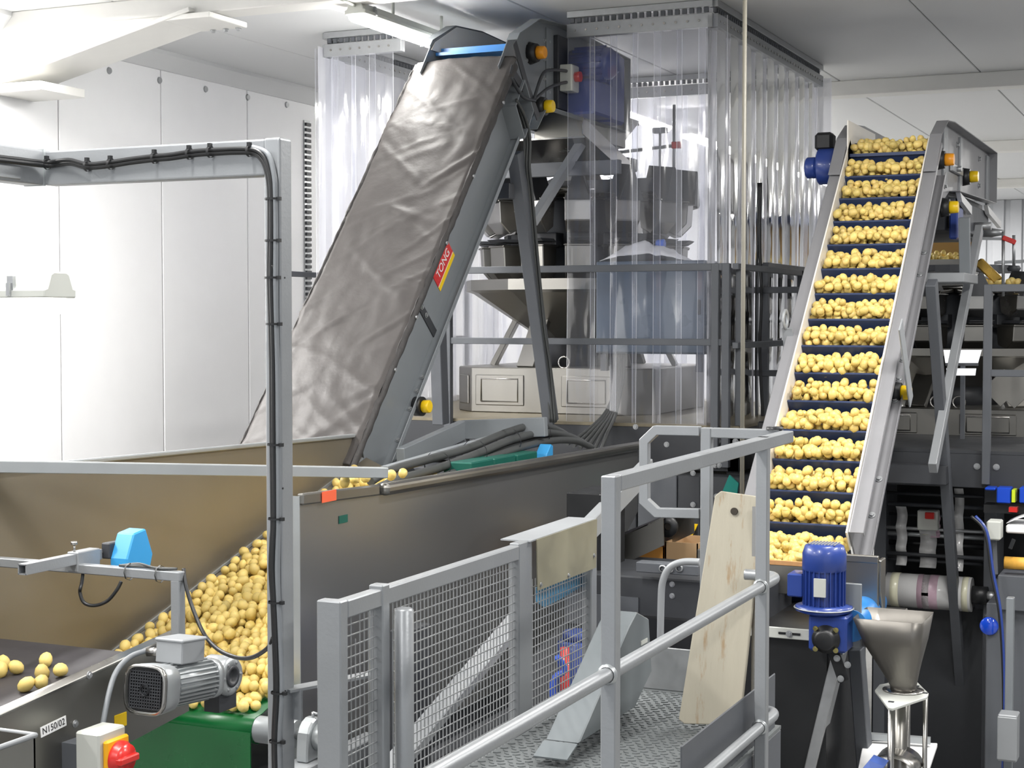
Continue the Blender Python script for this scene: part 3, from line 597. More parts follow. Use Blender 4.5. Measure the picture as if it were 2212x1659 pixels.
MB().cyl(fe + V(-.02, 0, 0) - fn_ * .14, fe + V(-.86, 0, 0) - fn_ * .14, 0.045).build('head_drum', darkbelt, t)
lp = QX(113, 1569, XC); lc = V(XC + .0045, lp.y, lp.z)
m = MB(); m.obox(lc, X3 * .0006, fd * .058, fn_ * .016); lb = m.build('label_plate', white_pl, t, label='white label reading N150/02')
text('N150/02', 'lettering', black, lb, lc + X3 * 0.0012, fd, fn_, 0.029, ext=0.0002)
m = MB()
for q in ((190, 1458), (160, 1563), (175, 1602)): w = QX(*q, XC); m.bolt(w + X3 * .004, X3, 0.008, 0.008)
m.build('bolt', galv, t, kind='stuff')
w = QX(258, 1556, XC); m = MB(); m.obox(w + X3 * .005, X3 * .001, Y3 * .03, Z3 * .022); m.build('yellow_sticker', yellow, t)
for yy in (3.3, 2.2):
    for dx in (.04, .84): MB().beam((XC - dx, yy, 0), (XC - dx, yy, 1.75), 0.06, 0.06).build('leg', grey2, t)

# geared motor at the conveyor head
GX = -3.06
gA = QX(316, 1490, GX); gB = V(GX, 4.40, gA.z - .035)
t = thing('geared_motor', 'silver finned electric motor with dark square fan cover at the feed conveyor head', 'motor', gA)
ax = (gB - gA).normalized(); su = X3; sv = X3.cross(ax) * -1
sv = ax.cross(X3); sv = sv if sv.z > 0 else -sv
def sq(r, e=4, n=32):
    o = []
    for i in range(n):
        q = 2 * math.pi * i / n; c_, s_ = math.cos(q), math.sin(q); k = (abs(c_) ** e + abs(s_) ** e) ** (-1 / e); o.append((r * k * c_, r * k * s_))
    return o
def loft(m, rings, cap=True):
    n = len(rings[0][1]); vs = []
    for h, R_ in rings: vs += [gA + ax * h + su * x + sv * y for x, y in R_]
    m.add(vs, [(j * n + i, j * n + (i + 1) % n, (j + 1) * n + (i + 1) % n, (j + 1) * n + i) for j in range(len(rings) - 1) for i in range(n)], True)
    if cap: m.add(vs[:n] + vs[-n:], [list(range(n))[::-1], list(range(n, 2 * n))])
    return m
m = MB(); loft(m, [(-.002, sq(.066)), (0.0, sq(.072)), (0.012, sq(.078)), (0.07, sq(.074)), (0.085, sq(.068))]); cw = m.build('fan_cover', alu, t)
m = MB(); loft(m, [(-.012, sq(.071)), (-.012, sq(.077)), (-.004, sq(.079)), (.004, sq(.077))], False); m.build('chrome_ring', steel, cw)
m = MB(); loft(m, [(-.0035, sq(.069)), (-.0025, sq(.068))]); m.build('dark_grille_back', black, cw)
m = MB()
for i in range(-6, 7):
    m.obox(gA - ax * .006 + sv * i * .0095, su * .06, ax * .0015, sv * .0018); m.obox(gA - ax * .006 + su * i * .0095, sv * .06, ax * .0015, su * .0014)
m.lathe(gA - ax * .012, ax, [(.018, 0), (.018, .004), (.013, .004), (.013, 0)], n=20); m.build('grille', ddark, cw, kind='stuff')
m = MB(); loft(m, [(.08, sq(.058, 2.6)), (.30, sq(.058, 2.6))]); bd = m.build('body', alu, t)
m = MB()
for i in range(28):
    q = 2 * math.pi * i / 28; u_ = su * math.cos(q) + sv * math.sin(q); v_ = -su * math.sin(q) + sv * math.cos(q); m.obox(gA + ax * .19 + u_ * .063, u_ * .009, ax * .105, v_ * .0022)
m.build('cooling_fin', alu, bd, kind='stuff')
m = MB(); m.obox(gA + ax * .17 + sv * .105, su * .052, ax * .062, sv * .036); m.obox(gA + ax * .17 + sv * .143, su * .056, ax * .066, sv * .006); m.build('terminal_box', grey2, t, bevel=0.004)
m = MB(); loft(m, [(.30, sq(.066, 3)), (.33, sq(.066, 3))]); loft(m, [(.33, sq(.05, 2.4)), (.36, sq(.05, 2.4))]); m.build('flange', alu, t)
gc = gA + ax * .40
m = MB(); m.lathe(gc - X3 * .05, X3, [(.03, 0), (.06, 0), (.066, .01), (.066, .09), (.058, .10), (.034, .10), (.030, .085), (.001, .085)], n=26); gb = m.build('gearbox', alu, t)
m = MB(); m.lathe(gc + X3 * .049, X3, [(.036, 0), (.036, .004), (.024, .004), (.022, -.01), (.001, -.01)], n=24); m.build('hollow_bore', ddark, gb)
m = MB()
for i in range(6): q = i * math.pi / 3; m.bolt(gc + X3 * .05 + Y3 * .048 * math.cos(q) + Z3 * .048 * math.sin(q), X3, .005, .005)
m.build('bolt', galv, gb, kind='stuff')
m = MB(); m.obox(gc - Z3 * .085, X3 * .03, Y3 * .05, Z3 * .03); m.build('torque_bracket', ddark, t)
m = MB(); w = gA + ax * .15 + sv * .10 - su * .052; m.cyl(w, w - su * .05 - ax * .02 - sv * .005, 0.014); m.build('cable_gland', steel, t)
m = MB(); w2 = w - su * .05 - ax * .02; m.tube(spline([w2, w2 + V(-.03, -.05, -.015), w2 + V(-.035, -.12, -.06), w2 + V(-.01, -.20, -.16), w2 + V(.0, -.24, -.28), w2 + V(.01, -.26, -.36)], 8), 0.009); m.build('grey_cable', cable_grey, t)

# sensor arm of square tube
SY = 4.36
t = thing('sensor_arm', 'pale square tube bracket arm standing beside motor and reaching left over belt', 'bracket', (-3.25, SY, 2.0))
pt = QY(384, 1252, SY); ptz = pt.z
m = MB(); m.beam((pt.x, SY, ptz - .0), (pt.x, SY, QY(390, 1390, SY).z - .12), 0.036, 0.036); m.build('upright', silver, t, bevel=0.003)
m = MB(); m.beam((pt.x + .02, SY, ptz + .012), (-4.17, SY, ptz + .012), 0.036, 0.032); m.build('arm', silver, t, bevel=0.003)
cx = QY(165, 1240, SY).x; a = QX(48, 1253, cx); b = QX(212, 1207, cx)
m = MB(); zc = ptz + .045
for dx, dz in ((-.016, 0), (.016, 0)): m.beam((cx + dx, a.y, zc), (cx + dx, b.y, zc), 0.004, 0.034)
for dz in (-.016, .016): m.beam((cx, a.y, zc + dz), (cx, b.y, zc + dz), 0.034, 0.004)
m.build('cross_tube', silver, t)
m = MB(); m.box(cx - .024, cx + .024, SY - .02, SY + .10, zc - .045, zc + .024); m.build('clamp_plate', silver, t, bevel=0.003)
m = MB(); m.cyl((cx, SY - .01, zc + .02), (cx, SY - .01, zc + .05), 0.004); m.cyl((cx, SY - .01, zc + .05), (cx, SY - .01, zc + .06), 0.012, n=10); m.cyl((cx, SY + .16, zc + .018), (cx, SY + .16, zc + .03), 0.012, n=6); m.build('clamp_screw', steel, t)
sxp = V(cx + .02, b.y + .02, zc)
t2 = thing('blue_sensor', 'bright blue wedge shaped sensor on the end of the cross tube', 'sensor', sxp)
m = MB(); o = sxp + V(.015, .0, -.075)
m.prism([o + V(0, 0, 0), o + V(0, .13, -.0), o + V(0, .15, .06), o + V(0, .11, .155), o + V(0, .04, .145), o + V(0, -.0, .06)], X3 * 0.075); m.build('casing', sensorblue, t2, bevel=0.005)
m = MB(); m.obox(o + V(-.012, .03, .085), X3 * .018, Y3 * .04, Z3 * .028); m.build('connector', ddark, t2, bevel=0.004)
m = MB(); q0 = o + V(-.02, .0, .08); m.tube(spline([q0, q0 + V(-.03, -.06, -.02), QY(176, 1262, SY - .05), QY(173, 1280, SY - .06), QY(182, 1302, SY - .06), QY(205, 1308, SY - .05), QY(232, 1298, SY - .04), QY(252, 1275, SY - .03), QY(262, 1256, SY - .02)], 8), 0.0062); m.build('cable', black, t2)
m = MB(); zt = ptz + .034
for i in range(3): m.tube(spline([(QY(262 + 3 * i, 1256, SY).x, SY - .01 + .008 * i, zt), (QY(300, 1246, SY).x, SY + .003 * i, zt + .004 * i), (QY(345, 1246, SY).x, SY - .006 * i, zt), (QY(378, 1244, SY).x, SY + .012, zt)], 5), 0.0045)
for q in (280, 346):
    xx = QY(q, 1240, SY).x; m.lathe((xx, SY, ptz + .014), X3, [(.030, -.003), (.030, .003)], n=8)
m.build('tied_cable', hose_m, t2)
m = MB(); m.tube(spline([(pt.x + .01, SY + .02, zt), QY(401, 1262, SY), QY(415, 1310, SY - .02), QY(440, 1368, SY - .06), QY(470, 1402, SY - .15), QY(510, 1420, SY - .25), QY(545, 1420, SY - .35), QY(578, 1400, 3.92), QY(590, 1378, 3.90)], 8), 0.0068); m.build('drooping_cable', black, t2)

# isolator switch
t = thing('isolator_switch', 'grey isolator box with yellow plate and red rotary knob below motor', 'switch', (-3.16, 3.86, 1.78))
m = MB(); m.box(-3.17, -3.08, 3.80, 3.93, 1.72, 1.95); m.build('box', lightgrey_pl, t, bevel=0.006)
m = MB(); m.box(-3.08, -3.062, 3.815, 3.925, 1.80, 1.925); m.build('yellow_plate', mat('isolator_yellow', rgb(236, 170, 24), 0.4), t, bevel=0.006)
m = MB(); m.lathe((-3.062, 3.872, 1.862), X3, [(.054, 0), (.054, .012), (.046, .022), (.046, .03), (.001, .03)], n=28); k = m.build('red_knob', red, t)
m = MB(); m.obox((-3.03, 3.872, 1.862), X3 * .012, Y3 * .046, Z3 * .011); m.build('grip', red, k, bevel=0.004)
m = MB(); m.box(-3.25, -3.15, 3.83, 3.90, 1.70, 1.9); m.build('bracket', dgrey, t)

# tray in the corner
t = thing('steel_tray', 'open grey metal tray with folded rim at the near end of feed conveyor', 'tray', (-2.9, 2.75, 1.9))
tc_ = QZ(76, 1588, 2.2); x1, y1 = tc_.x, tc_.y
m = MB(); m.box(x1 - .55, x1, y1 - .006, y1, 2.0, 2.2); m.box(x1 - .006, x1, y1 - .6, y1, 2.0, 2.2); m.box(x1 - .55, x1 - .544, y1 - .6, y1, 2.0, 2.2); m.box(x1 - .55, x1, y1 - .6, y1 - .594, 2.0, 2.2); m.box(x1 - .55, x1, y1 - .6, y1, 2.0, 2.01); m.build('body', steel_dull, t)
m = MB(); m.tube([(x1 - .55, y1, 2.2), (x1, y1, 2.2), (x1, y1 - .6, 2.2), (x1 - .55, y1 - .6, 2.2), (x1 - .55, y1, 2.2)], 0.007); m.build('rim', grey2, t)
for a_, b_ in ((-.5, -.05), (-.05, -.05), (-.5, -.55), (-.05, -.55)): MB().box(x1 + a_ - .02, x1 + a_ + .02, y1 + b_ - .02, y1 + b_ + .02, 0, 2.0).build('leg', grey2, t)

# ------------------------------------------------------------------ gantry of box section and its cables
GY = 3.9
gc_ = QY(604, 296, GY); gx = gc_.x; gz = gc_.z
t = thing('gantry_frame', 'galvanised grey box section post with welded overhead beam in front of trough', 'frame', (gx, GY, 0))
m = MB(); m.box(gx - 0.055, gx, GY, GY + .065, 0, gz); m.build('post', silver, t, bevel=0.007, seg=3)
bl = QY(92, 325, GY)
m = MB(); m.box(bl.x, gx - .055, GY + .004, GY + .06, gz - .108, gz - .002); m.build('beam', silver, t, bevel=0.006, seg=2)
m = MB(); m.box(bl.x - .07, bl.x + .004, 2.2, GY + .004, gz - .108, gz); m.build('return_arm', silver, t, bevel=0.006, seg=2)
m = MB(); m.box(bl.x - .072, bl.x + .008, GY - .004, GY + .004, gz - .11, gz + .003); m.build('weld_plate', alu, t)
w = QX(20, 395, bl.x + .006); m = MB(); m.box(bl.x + .002, bl.x + .008, w.y - .09, w.y + .05, gz - .10, gz - .06); m.build('tab', silver, t, bevel=0.004)
zb_ = QY(600, 1495, GY).z
m = MB(); m.beam((gx - .01, GY + .03, zb_), (gx + .13, GY + .35, zb_), .05, .008); m.box(gx, gx + .03, GY + .05, GY + .06, zb_ - .09, zb_); m.build('strap', silver, t)
m = MB()
for q in ((588, 575), (611, 1055), (615, 600)): m.cyl(QX(q[0], q[1], gx) + X3 * -.001, QX(q[0], q[1], gx) + X3 * .001, .003, n=8)
m.build('hole', black, t, kind='stuff')
t = thing('cable_bundle', 'black cables tied along the gantry beam and down its post', 'cable', (gx - .05, GY - .01, 2.0))
path = [(-30, 342), (40, 350), (103, 357), (150, 352), (190, 361), (240, 357), (285, 350), (335, 344), (370, 341), (410, 335), (455, 331), (540, 329), (566, 345), (579, 380), (583, 430), (583, 520), (582, 600), (585, 700), (587, 800), (588, 960), (590, 1120), (588, 1170), (586, 1230), (590, 1300), (594, 1400), (596, 1495), (592, 1600), (594, 1700)]
base = [QX(a_, b_, bl.x + .016) if a_ < 92 else QY(a_, b_, GY - .010) for a_, b_ in path]
for off, r_, mt, nm in ((V(0, 0, .0), .0085, black, 'black_cable'), (V(.009, -.006, .009), .0065, black, 'black_cable'), (V(.018, .001, .016), .0085, cable_grey, 'grey_cable')):
    pts = [q + V(off.x if i > 11 else 0, off.y, off.z if i <= 12 else 0) for i, q in enumerate(base)]
    if mt is cable_grey: pts = [q + V(0.002 * math.sin(i * 2.1), 0, 0.0) for i, q in enumerate(pts)][11:]
    MB().tube(spline(pts, 6), r_).build(nm, mt, t)
for i in (2, 4, 5, 7, 9, 10, 11):
    c_ = base[i]; m = MB(); m.lathe(c_ + V(0, -.002, .004), X3, [(.018, -.004), (.018, .004)], n=10); m.obox(c_ + V(.003, -.008, .022), X3 * .005, Y3 * .006, Z3 * .006); m.build('cable_tie', black, t)
for i in (14, 15, 16, 17, 19, 20, 23, 25, 26):
    c_ = base[i]; m = MB(); m.lathe(c_ + V(.009, 0, 0), Z3, [(.023, -.003), (.023, .003)], n=10); m.obox(c_ + V(.033, -.004, 0), X3 * .006, Y3 * .005, Z3 * .005); m.build('cable_tie', black, t)

# ------------------------------------------------------------------ mesh guard
XG = -2.30
t = grd = thing('mesh_guard', 'grey framed wire mesh guard standing in front of the steel trough', 'guard', (XG, 4.9, 1.65))
ga = QX(735, 1312, XG); gb_ = QX(1290, 1122, XG); ya, yb = ga.y, gb_.y; zt_ = 2.392; zl = 1.69
def bar(name, y0, y1, z0, z1, x0=XG - .04, x1=XG, mt=silver, b=.004): return MB().box(x0, x1, y0, y1, z0, z1).build(name, mt, t, bevel=b)
yp1 = QX(828, 1300, XG).y; yp2 = QX(1122, 1190, XG).y; yp2b = QX(1150, 1190, XG).y; ypr = QX(1277, 1300, XG).y
bar('corner_post', ya - .0, ya + .045, 1.0, zt_, XG - .08)
bar('top_rail', ya + .045, yp2, zt_ - .055, zt_ - .002)
bar('mid_post', yp1 - .01, yp1 + .035, 1.0, zt_ + .01, XG - .045, XG + .004)
MB().cyl((XG + .03, yp1 + .075, 1.0), (XG + .03, yp1 + .075, zt_ - .07), 0.030, n=20).build('round_post', silver, t, bevel=0.006)
bar('mid_post', yp2, yp2b, zl - .3, zt_ + .005)
bar('end_post', ypr, yb + .0, zl - .2, zt_ - .01)
bar('bottom_rail', ya, yb, zl - .06, zl - .01)
def mesh(y0, y1, z0, z1, hole=False):
    m = MB(); s_ = 0.0262; q = y0
    while q < y1: m.beam((XG - .022, q, z0), (XG - .022, q, z1 if not (hole and abs(q - y0 - .075) < .014) else z1 - .07), .0032, .0032); q += s_
    q = z0
    while q < z1: m.beam((XG - .019, y0, q), (XG - .019, y1, q), .0032, .0032); q += s_ * 1.22
    m.build('wire_mesh', galv, t, kind='stuff', recalc=False)
mesh(ya + .045, yp1 - .01, 1.0, zt_ - .06, True); mesh(yp1 + .1, yp2, zl - .02, zt_ - .06); mesh(yp2b, ypr, zl - .02, zt_ - .15)
cpz = lambda py, px: QX(px, py, XG + .01)
m = MB(); m.prism([cpz(1166, 1158), cpz(1121, 1288), cpz(1226, 1286), cpz(1276, 1160)], X3 * 0.004)
cp = m.build('stained_cover_plate', mat('stained_plate', rgb(146, 142, 122), 0.45, metal=0.4, var=0.28, scale=7, rvar=.2), t)
m = MB(); a_ = cpz(1166, 1158); b_ = cpz(1121, 1288); m.beam(a_ + V(-.06, -.05, .0), b_ + V(-.06, 0, .0), 0.12, 0.005); m.build('plate_flange', grey2, t)
m = MB()
for q in ((1168, 1263), (1228, 1243), (1283, 1200)): w = QX(*q, XG + .014); m.bolt(w, X3, .006, .006)
m.build('bolt', galv, t, kind='stuff')
m = MB(); m.prism([QX(*q, XG - .06) for q in ((1155, 1270), (1285, 1212), (1284, 1250), (1200, 1298), (1172, 1311), (1158, 1300))], X3 * 0.006); m.build('blue_plate', mat('faded_blue', rgb(70, 132, 170), 0.5, var=.25), t)
# things behind the mesh
solo(MB().box(-3.0, -2.42, 4.3, 7.2, 0, 1.36), 'drive_plinth', ddark, 'long dark plinth carrying hoses and blue drive low behind wire mesh', 'plinth', (-2.7, 5.7, 0), bevel=.01)
solo(MB().box(-2.98, -2.9, QX(880, 1400, -2.9).y, QX(930, 1400, -2.9).y, 0, 1.98), 'dark_upright', ddark, 'dark steel upright just behind the long wire mesh bay', 'upright', (-2.94, 5.4, 0), bevel=.004)
solo(MB().beam(QX(1125, 1330, -2.75), QX(930, 1560, -2.75) + (QX(930, 1560, -2.75) - QX(1125, 1330, -2.75)) * .45, .04, .09, up=X3), 'diagonal_strut', grey2, 'grey diagonal strut seen through the wire mesh', 'strut', QX(1020, 1450, -2.75), bevel=.004)
t = thing('blue_drive_unit', 'blue motor unit seen low behind the end mesh bay', 'motor', QX(1250, 1440, -2.6))
w = QX(1248, 1440, -2.6); MB().cyl((w.x, w.y, 1.36), w + Z3 * .12, .09, n=20).build('body', bluepaint, t, bevel=.01)
MB().cyl(w + Z3 * .12, w + Z3 * .16, .07, n=20).build('cowl', bluepaint, t, bevel=.01)
w = QX(1220, 1450, -2.5); solo(MB().cyl((w.x, w.y, 1.36), w + Z3 * .1, .018), 'red_hose', red, 'short red hose behind the end mesh bay', 'hose', w)
w = QX(1203, 1460, -2.5); solo(MB().tube(spline([w + V(0, 0, .08), w + V(.02, .03, .02), w + V(-.02, 0, -.05), V(w.x + .02, w.y + .02, 1.37)], 6), .014), 'blue_hose', mat('bright_blue', rgb(40, 80, 190), .4), 'crumpled bright blue hose next to red hose behind mesh', 'hose', w)

# ------------------------------------------------------------------ walkway
XR = -1.41; ZD = 1.74
t = thing('walkway_deck', 'grey checker plate walkway deck with kick plates', 'walkway', (-1.85, 4.5, ZD - .05))
m = MB(); m.prism([(-2.24, 2.4, ZD - .012), (XR - .03, 2.4, ZD - .012), (XR - .03, 5.55, ZD - .012), (-1.76, 5.55, ZD - .012), (-1.76, 5.9, ZD - .012), (-2.24, 5.9, ZD - .012)], (0, 0, .012)); m.build('deck_plate', deck_m, t)
m = MB(); i = 0; yy = 3.9
while yy < 5.87:
    xx = -2.22 + (0.018 if i % 2 else 0)
    while xx < (XR - .05 if yy < 5.5 else -1.78):
        s_ = 1 if int(round((xx + 2.22) / .036)) % 2 == i % 2 else -1
        m.prism([(xx - .012, yy - .006 * s_, ZD), (xx, yy - .005, ZD), (xx + .012, yy + .006 * s_, ZD), (xx, yy + .005, ZD)], (0, 0, .0035)); xx += .036
    yy += .03; i += 1
m.build('tread_pattern', deck_m, t, kind='stuff', recalc=False)
MB().box(XR - .05, XR - .044, 4.45, 5.52, ZD - .3, 1.935).build('toe_board', dgrey, t, bevel=.003)
MB().box(-2.14, -1.77, 5.89, 5.896, ZD, ZD + .17).build('end_toe_plate', galv, t, bevel=.004)
MB().prism([(-2.24, 2.4, ZD - .2), (XR - .03, 2.4, ZD - .2), (XR - .03, 5.55, ZD - .2), (-1.76, 5.55, ZD - .2), (-1.76, 5.9, ZD - .2), (-2.24, 5.9, ZD - .2)], (0, 0, .188)).build('deck_frame', dgrey, t, bevel=.004)
for yy in (3.0, 5.4):
    for xx in (-2.15, -1.5): MB().box(xx - .03, xx + .03, yy - .03, yy + .03, 0, ZD - .2).build('leg', dgrey, t)
t = thing('handrail', 'silver painted handrail with square posts and round rails along the walkway', 'handrail', (XR, 4.5, ZD))
PY1 = QX(1330, 1030, XR + .02).y; pz = 2.807; PY2 = QX(1658, 940, XR + .02).y
for yy in (PY1, PY2): MB().box(XR - .02, XR + .02, yy, yy + .04, 1.2, pz).build('post', silver, t, bevel=.003)
MB().box(XR - .021, XR + .021, PY1 + .04, QX(1702, 925, XR).y, pz - .041, pz).build('top_rail', silver, t, bevel=.003)
z1 = 2.305; z2 = 1.83
ye = PY2 + .17
for zz in (z1, z2): MB().tube([(XR, 2.2, zz)] + [(XR, 2.2 + i * .3, zz) for i in range(1, int((ye - 2.2) / .3))] + spline([(XR, ye - .1, zz), (XR, ye, zz), (XR - .02, ye + .05, zz), (XR - .07, ye + .06, zz), (XR - .12, ye + .06, zz)], 5), .019, n=14).build('round_rail', silver, t)
for yy in (PY1, PY2):
    for zz in (z1, z2):
        m = MB(); m.lathe((XR, yy - .004, zz), Y3, [(.021, -.006), (.027, 0), (.027, .004), (.021, .006)], n=14); m.build('weld_bead', alu, t)
GTY = 5.52
t = thing('end_gate', 'silver square tube end gate with clipped corner loop behind handrail', 'gate', (-1.7, GTY, ZD))
gp = QY(1513, 930, GTY).x; gp2 = QY(1535, 930, GTY).x
MB().box(gp, gp2, GTY, GTY + .038, ZD, pz).build('post', silver, t, bevel=.003)
MB().box(gp2, XR - .03, GTY, GTY + .036, pz - .036, pz).build('top_rail', silver, t, bevel=.003)
lp_ = [QY(*q, GTY + .018) for q in ((1513, 931), (1418, 929), (1393, 953), (1393, 1082), (1420, 1107), (1513, 1109))]
m = MB(); rg = []
for i, p_ in enumerate(lp_):
    d0 = (p_ - lp_[max(i - 1, 0)]); d1 = (lp_[min(i + 1, 5)] - p_); d0 = (d0 if d0.length > 1e-6 else d1).normalized(); d1 = (d1 if d1.length > 1e-6 else d0).normalized()
    n0 = d0.cross(Y3); n1 = d1.cross(Y3); mi = (n0 + n1).normalized(); mi *= .017 / mi.dot(n0); rg += [p_ + mi - Y3 * .017, p_ - mi - Y3 * .017, p_ - mi + Y3 * .017, p_ + mi + Y3 * .017]
m.add(rg, [(4 * i + k, 4 * i + (k + 1) % 4, 4 * i + 4 + (k + 1) % 4, 4 * i + 4 + k) for i in range(5) for k in range(4)] + [(0, 1, 2, 3), (20, 21, 22, 23)])
m.build('loop', silver, t, bevel=.002)
MB().lathe((QY(1672, 930, GTY).x, GTY + .01, pz + .006), Z3, [(.03, -.006), (.03, .004), (.02, .004), (.02, -.006)], n=14).build('tie', black, t)
pw = QY(1638, 1095, 5.44)
m = MB(); m.box(pw.x - .022, pw.x + .022, 5.44, 5.446, 1.7, pw.z); sp_ = m.build('slotted_plate', steel, t)
MB().box(pw.x - .006, pw.x + .006, 5.436, 5.441, 2.36, 2.52).build('slot', black, sp_)
t = solo(MB().tube(spline([QY(*q, 6.5) for q in ((1512, 1214), (1475, 1214), (1447, 1226), (1432, 1255), (1428, 1300), (1427, 1420), (1436, 1455), (1446, 1480))] + [V(QY(1448, 1500, 6.5).x, 6.5, 1.2), V(QY(1448, 1500, 6.5).x, 6.5, 0)], 6), .0155, n=12), 'ladder_rail', grey2, 'bent grey tube grab rail curving down behind the end gate', 'grab rail', QY(1430, 1400, 6.5))
# belt guard on the walkway
XB = -1.93
t = thing('drive_guard', 'grey sheet metal drive guard with sloped lid standing on walkway by mesh', 'guard', V(XB - .1, 5.9, ZD))
pts = [QX(*q, XB) for q in ((1360, 1352), (1376, 1322), (1402, 1337), (1408, 1450), (1372, 1528), (1250, 1607))]
m = MB(); m.prism(pts, X3 * -.12); m.build('casing', guard_m, t, bevel=.004)
w = (pts[1] + pts[4]) / 2
m = MB(); q = QX(1391, 1386, XB); m.obox(q + X3 * .001, X3 * .001, Y3 * .035, Z3 * .008); m.build('label', lightgrey_pl, t)
m = MB(); q0 = QX(1250, 1607, XB); m.beam(q0 + V(-.06, -.01, 0), q0 + V(-.06, -.10, -.03), .12, .006); m.build('foot_flange', guard_m, t)
# plank
t = thing('wooden_plank', 'worn pale wooden plank leaning upright beside the walkway handrail', 'plank', QZ(1535, 1578, ZD))
pb = QZ(1530, 1578, ZD); ptp = QY(1600, 1079, 5.49)
ux = (QY(1655, 1085, ptp.y) - QY(1549, 1075, ptp.y)); wt = ux.length; du = (ptp - pb); L_ = du.length; du.normalize(); nx = X3 - du * du.x; nx.normalize(); ny = nx.cross(du)
m = MB(); o = [(-.108, 0), (-.085, -.012), (.10, .02), (.115, .04), (wt / 2, L_ - .02), (wt / 2 - .02, L_), (-wt / 2 + .02, L_), (-wt / 2, L_ - .02)]
m.prism([pb + nx * a_ + du * b_ + du * .02 for a_, b_ in o], ny * .022); pk = m.build('board', wood, t, bevel=.004, seg=2)
q = pb + du * (L_ - .045); MB().cyl(q - ny * .003 - nx * .01, q + ny * .03 - nx * .01, .013).build('hole', mat('dark_hole', rgb(50, 44, 36), .8), pk)

